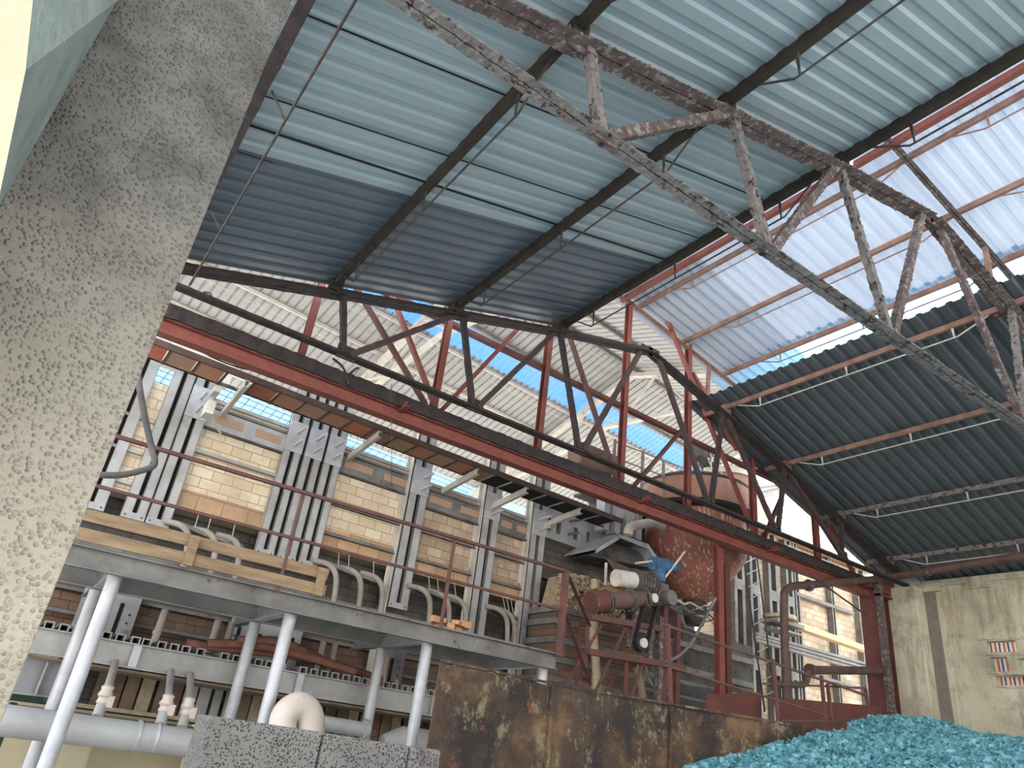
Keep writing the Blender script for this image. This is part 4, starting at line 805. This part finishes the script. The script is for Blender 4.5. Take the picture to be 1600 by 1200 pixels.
# dark back works under the hopper
bk = thing('charger_body', 'sooty steel charger box with straps and pipes in the shade behind the stand', 'machine')
m_ = MB(); m_.box((14.1, 12.85, 1.2), (3.9, .6, 4.2)); obj('casing', m_, 'sooty', bk)
m_ = MB(); m_.box((13.2, 13.65, 3.4), (3.6, .3, 5.4)); obj('back_fill', m_, 'sooty', bk)  # dark fill added to close off bright sky behind the hopper
for z in (2.9, 2.35): m_ = MB(); m_.box((13.9, 12.5, z), (4.2, .1, .12)); obj('strap', m_, 'galvdark', bk)
for z, r_ in ((1.95, .05), (1.65, .04), (1.35, .05)): m_ = MB(); m_.rod((10.8, 11.8, z), (15.4, 11.9, z), r_, 12); obj('pipe', m_, 'galvdark', bk, smooth=True)
m_ = MB(); m_.box((11.8, 12.2, 3.3), (1.8, .5, .35)); m_.rod((10.8, 11.6, 3.0), (12.4, 11.7, 3.0), .22, 20); obj('housing', m_, 'crust_dark', bk)
# ================================================================== brick regenerator beyond, at the far end
R = 14.0
rg = thing('regenerator', 'tall firebrick regenerator with grey posts beyond the hopper and ladder', 'furnace')
m_ = MB(); m_.box((20.4, R+.4, 2.6), (7.8, .6, 9.2)); obj('brick_face', m_, 'brickgrey', rg)
m_ = MB(); m_.box((20.4, R+.2, 7.28), (7.8, .8, .16)); obj('cap', m_, 'brickloose', rg)
def rx(px, py): return at(px, py, Y=R)
for px, w_ in ((1152, .34), (1176, .3), (1206, .34), (1232, .26), (1243, .16), (1298, .12), (1345, .42)):
    x = rx(px, 950).x
    m_ = MB(); m_.box((x-w_/2, R, 2.7), (w_*.36, .22, 9.0)); m_.box((x+w_/2, R, 2.7), (w_*.36, .22, 9.0)); o = obj('buckstay', m_, 'galvdark', rg)
    if w_ > .25: m_ = MB(); m_.box((x, R+.06, 2.7), (w_*.7, .05, 8.9)); obj('slot_shade', m_, 'black', o);  # black block painted as shade between the posts
    if w_ > .25:
        for z in (6.6, 5.3, 3.2): m_ = MB(); m_.box((x, R-.1, z), (w_*1.1, .03, .3)); obj('bearing_plate', m_, 'galvdark', o)
for (a, b), h_ in ((((1225, 862), (1330, 888)), .1), (((1240, 927), (1330, 960)), .1), (((1248, 1050), (1340, 1075)), .08)):
    p0, p1 = rx(*a), rx(*b); m_ = MB(); m_.box(((p0.x+p1.x)/2, R-.02, (p0.z+p1.z)/2), (p1.x-p0.x, .2, h_)); obj('tie_bar', m_, 'galvdark', rg)
p0, p1 = at(1242, 977, Y=13.2), at(1372, 1022, Y=13.2); m_ = MB(); m_.bar(p0, p1, .25, .16); tag(obj('scaffold_board', m_, 'woodnew'), 'fresh yellow timber plank fixed across the regenerator front', 'plank')
for i, dz in enumerate((0, .12, .24)):
    p0, p1 = at(1180, 990+i*5, Y=12.9), at(1368, 1042+i*6, Y=12.9); m_ = MB(); m_.bar(p0, p1, .12, .07); tag(obj('steel_bar', m_, 'galvdark'), 'long pale dusty bar lying under the fresh plank, %s of three' % ('top', 'middle', 'bottom')[i], 'bar', 'pale bars under the plank')
bx = thing('wall_bracket', 'grey stepped steel shelf bracket beside the pipe bend', 'bracket')
q = at(1222, 975, Y=13.2); m_ = MB(); m_.box(q, (1.2, .6, .1)); m_.box(q+V((0, 0, -.22)), (1.1, .5, .05)); obj('shelf', m_, 'galvdark', bx); m_ = MB(); m_.rod(q+V((-.1, 0, .1)), q+V((-.1, 0, .2)), .45, 28); obj('disc', m_, 'tan', bx, smooth=True)
tw = MB(); tw.prism([at(1158, 760, Y=15.5), at(1212, 800, Y=15.5), at(1214, 900, Y=15.5), at(1160, 900, Y=15.5)], (0, .5, 0)); tag(obj('wall_tower', tw, 'white'), 'pale plastered tower wall standing behind the small drum', 'wall', kind='structure')
gp = thing('roof_pipe', 'grey slanting pipe crossing behind the red frame above the hopper', 'pipe'); m_ = MB(); m_.rod(at(1068, 808, Y=11.4), at(1128, 785, Y=11.8), .09, 16); m_.rod(at(1128, 785, Y=11.8), at(1222, 766, Y=12.6), .1, 16); obj('pipe_body', m_, 'galv', gp, smooth=True)
m_ = MB(); m_.rod(at(1108, 810, Y=11.2), at(1142, 836, Y=11.2), .05, 12); obj('brace_pipe', m_, 'galv', gp, smooth=True)
# ladder
ld = thing('ladder', 'thin rusty ladder leaning beside the hopper and regenerator', 'ladder')
for a, b in (((1163, 880), (1195, 1112)), ((1183, 870), (1212, 1105))): m_ = MB(); m_.rod(at(*a, Y=12.2), at(*b, Y=11.2), .022, 8); obj('stile', m_, 'rustrod', ld)
for i in range(11):
    f_ = i/11; a = at(1163, 880, Y=12.2).lerp(at(1195, 1112, Y=11.2), f_); b = at(1183, 870, Y=12.2).lerp(at(1212, 1105, Y=11.2), f_); m_ = MB(); m_.rod(a, b, .014, 6); obj('rung', m_, 'galv', ld)
# brown pipework on the column side
pw = thing('brown_pipe_loop', 'brown pipe bending down beside the regenerator and running past the red column', 'pipe')
m_ = MB(); m_.tube([at(1229, 1092, Y=9.8), at(1226, 1000, Y=9.8), at(1225, 940, Y=9.8), at(1227, 924, Y=9.8), at(1240, 916, Y=9.8), at(1262, 914, Y=9.8)], .085, 16, 6); obj('riser', m_, 'piperust', pw, smooth=True)
e_ = at(1262, 914, Y=9.8); m_ = MB(); m_.tube([e_, at(1330, 908, Y=9.75), at(1376, 904, X=17.25), at(1450, 893, X=17.15), at(1600, 868, X=17.1), at(1760, 846, X=17.1)], .085, 16, 5); obj('long_run', m_, 'piperust', pw, smooth=True)
m_ = MB(); m_.rod(e_, e_+V((.08, 0, 0)), .13, 20); m_.rod(at(1450, 893, X=17.15), at(1453, 892.6, X=17.15), .11, 20); obj('flange', m_, 'crust_mix', pw, smooth=True)
pz = thing('brown_branch_pipe', 'short brown branch pipe stepping down beside the dull red column', 'pipe')
m_ = MB(); m_.rod(at(1264, 1047, Y=9.9), at(1374, 1048, Y=9.9), .09, 16); m_.rod(at(1264, 1047, Y=9.9), at(1268, 1047, Y=9.9), .13, 16); obj('main_run', m_, 'piperust', pz, smooth=True)
m_ = MB(); m_.tube([at(1262, 1048, Y=9.9), at(1261, 1060, Y=9.9), at(1257, 1068, Y=9.9), at(1245, 1070, Y=9.9), at(1205, 1069, Y=9.9)], .07, 14, 5); obj('step_bend', m_, 'piperust', pz, smooth=True)
m_ = MB(); m_.rod(at(1264, 897, Y=9.5), at(1356, 963, Y=9.5), .02, 8); tag(obj('slanting_rod', m_, 'rustrod'), 'thin dark rod slanting from the crane girder to the red column', 'rod')
# bright opening: steel lines of the yard roof outside
m_ = MB(); m_.bar(at(1225, 823, Y=20), at(1280, 806, Y=20), .1, .1); m_.bar(at(1245, 834, Y=20), at(1290, 822, Y=20), .12, .2); tag(obj('yard_beam', m_, 'farsteel'), 'distant pale steel beams seen in the bright gap under the charcoal roof', 'beam')
# ================================================================== rusted bin wall, rails, block wall, cullet
bn = thing('cullet_bin', 'rusted steel bin wall with peeling paint holding back the blue cullet', 'bin wall')
W0, W1, W2, W3 = V((3.69, 6.5, 0)), V((5.06, 6.5, 0)), V((6.55, 6.25, 0)), V((8.8, 5.72, 0))
for a, b, z0, z1 in ((W0, W1, .75, .745), (W1, W2, .745, .76), (W2, W3, .76, .75)):
    m_ = MB(); A_, B_ = V((a.x, a.y, -EYE)), V((b.x, b.y, -EYE)); m_.prism([A_, B_, V((b.x, b.y, z1)), V((a.x, a.y, z0))], (.0, .03, 0)); obj('steel_plate', m_, 'rust', bn)
m_ = MB(); m_.ang(W0+V((-.01, -.01, .76)), W1+V((0, -.01, .755)), .025, .008, flip=-1); m_.ang(W1+V((0, -.01, .755)), W3+V((0, -.01, .76)), .025, .008, flip=-1); m_.bar(W1+V((0, -.02, -1.5)), W1+V((0, -.02, .75)), .05, .03, up=(0, 1, 0)); m_.bar(W2+V((0, -.02, -1.5)), W2+V((0, -.02, .75)), .03, .02, up=(0, 1, 0)); obj('edge_angle', m_, 'rust', bn)
sr = thing('stair_rail', 'rusty handrail slanting down above the bin wall toward the dull red column', 'handrail')
Y7 = 7.6
for a, b, r_ in (((1035, 975), (1352, 1086), .022), ((1040, 1040), (1345, 1135), .018)):
    m_ = MB(); m_.rod(at(*a, Y=Y7), at(*b, Y=Y7), r_, 8); obj('rail', m_, 'piperust', sr)
for a, b in (((1208, 1030), (1216, 1130)), ((1283, 1055), (1290, 1130)), ((1293, 1068), (1300, 1130)), ((1352, 1076), (1362, 1135)), ((1044, 975), (1048, 1100))):
    m_ = MB(); m_.bar(at(*a, Y=Y7), at(*b, Y=Y7), .045, .045); obj('post', m_, 'redrust', sr)
m_ = MB(); m_.rod(at(1192, 1068, Y=Y7+.05), at(1352, 1075, Y=Y7+.05), .016, 8); m_.rod(at(1220, 1126, Y=Y7), at(1312, 1128, Y=Y7), .016, 8); obj('cross_rail', m_, 'piperust', sr)
m_ = MB(); m_.prism([at(1218, 1090, Y=9.2), at(1378, 1104, Y=9.2), at(1378, 1160, Y=9.2), at(1218, 1150, Y=9.2)], (0, .03, 0)); m_.prism([at(1105, 1085, Y=9.6), at(1190, 1082, Y=9.6), at(1190, 1130, Y=9.6), at(1105, 1130, Y=9.6)], (0, .03, 0))
tag(obj('steel_barrier', m_, 'reddark'), 'low dark brown steel sheets behind the slanting rail', 'barrier')
pb = MB(); a, b, c_, d_ = at(330, 1118, Y=3), at(560, 1152, Y=2.8), at(675, 1166, Y=2.75), at(760, 1178, Y=2.75)
for p0, p1, l in ((a, at(505, 1144, Y=2.85), 'pitted grey porous block with a dark smear, first of the row'), (at(507, 1145, Y=2.85), at(640, 1166, Y=2.78), 'pitted grey porous block, middle of the row'), (at(642, 1166, Y=2.78), at(690, 1172, Y=2.76), 'short end of a pitted grey block by the bin wall')):
    m_ = MB(); m_.prism([V((p0.x, p0.y, -.45)), V((p1.x, p1.y, -.45)), p1, p0], (0, .2, 0)); tag(obj('porous_block', m_, 'porous', bevel=.008), l, 'block', 'row of porous grey blocks')
m_ = MB(); m_.box((1.25, 2.98, -1.03), (1.2, .3, 1.14)); tag(obj('block_plinth', m_, 'porous'), 'grey block plinth carrying the row of porous blocks', 'plinth')
# cullet heap
def ch_(x, y):
    b_ = .06+.29*(x-6.3) if x < 8.4 else .67+.10*(x-8.4)
    b_ += .05*min(0, y-6)
    b_ += .22*math.exp(-((x-12.4)/1.1)**2-((y-6.9)/1.0)**2)
    if x > 6: b_ += .02*math.sin(x*1.7)+.03*math.sin(y*2.1+x)
    b_ = min(b_, 1.5+.05*math.sin(y*1.3))
    near = max(0, 1-(math.hypot(x, y)/5.5)); b_ -= near*1.6
    return max(-EYE+.02, b_ + .07*noise.noise(V((x*1.6, y*1.6, 0))) + .04*noise.noise(V((x*4, y*4, 2))))
def inside(x, y): return y < (6.45 if x < 5.06 else 6.45-(x-5.06)*.21 if x < 8.8 else 9.3) and x > 3.2
m_ = MB(); nx, ny = 150, 110; xs2 = [3.3+14.9*i/nx for i in range(nx+1)]
for x in xs2:
    ym = 6.46 if x < 5.06 else 6.46-(x-5.06)*.21 if x < 8.8 else min(9.2, 5.72+(x-8.8)*.55)
    for j in range(ny+1):
        y = -3+(ym+3)*j/ny; m_.v.append(V((x, y, ch_(x, y))))
for i in range(nx):
    for j in range(ny): k = i*(ny+1)+j; m_.f.append((k, k+1, k+ny+2, k+ny+1))
cu = tag(obj('cullet_heap', m_, 'cullet'), 'heap of crushed turquoise glass cullet behind the rusted bin wall', 'cullet', kind='stuff')
rs = np.random.RandomState(3); m_ = MB(); cnt = 0
while cnt < 30000:
    x = 5.6+12.5*rs.rand()**.9; ym = 6.4 if x < 5.06 else 6.4-(x-5.06)*.21 if x < 8.8 else min(9.1, 5.7+(x-8.8)*.55)
    y = rs.uniform(1.5, ym)
    if y > ym or y < .28*x-1.5: continue
    cnt += 1; s1 = rs.uniform(.012, .05)*(1.5 if rs.rand() < .06 else 1)
    R_ = Matrix.Rotation(rs.uniform(0, 6.28), 3, 'Z') @ Matrix.Rotation(rs.uniform(-1.2, 1.2), 3, 'X') @ Matrix.Rotation(rs.uniform(-1.2, 1.2), 3, 'Y')
    c0 = V((x, y, ch_(x, y)+s1*.35)); base = len(m_.v)
    for q in ((-1, -.7, -.4), (1, -.5, -.3), (.3, .9, -.4), (-.6, -.3, .5), (.7, .2, .4)): m_.v.append(c0+R_@(V(q)*s1*rs.uniform(.7, 1.2)))
    for q in ((0, 2, 1), (0, 1, 4, 3), (1, 2, 4), (2, 0, 3), (2, 3, 4)): m_.f.append(tuple(base+i for i in q))
tag(obj('cullet_shards', m_, 'cullet'), 'loose sharp turquoise glass shards strewn over the cullet heap', 'glass shards', kind='stuff')
finalize()
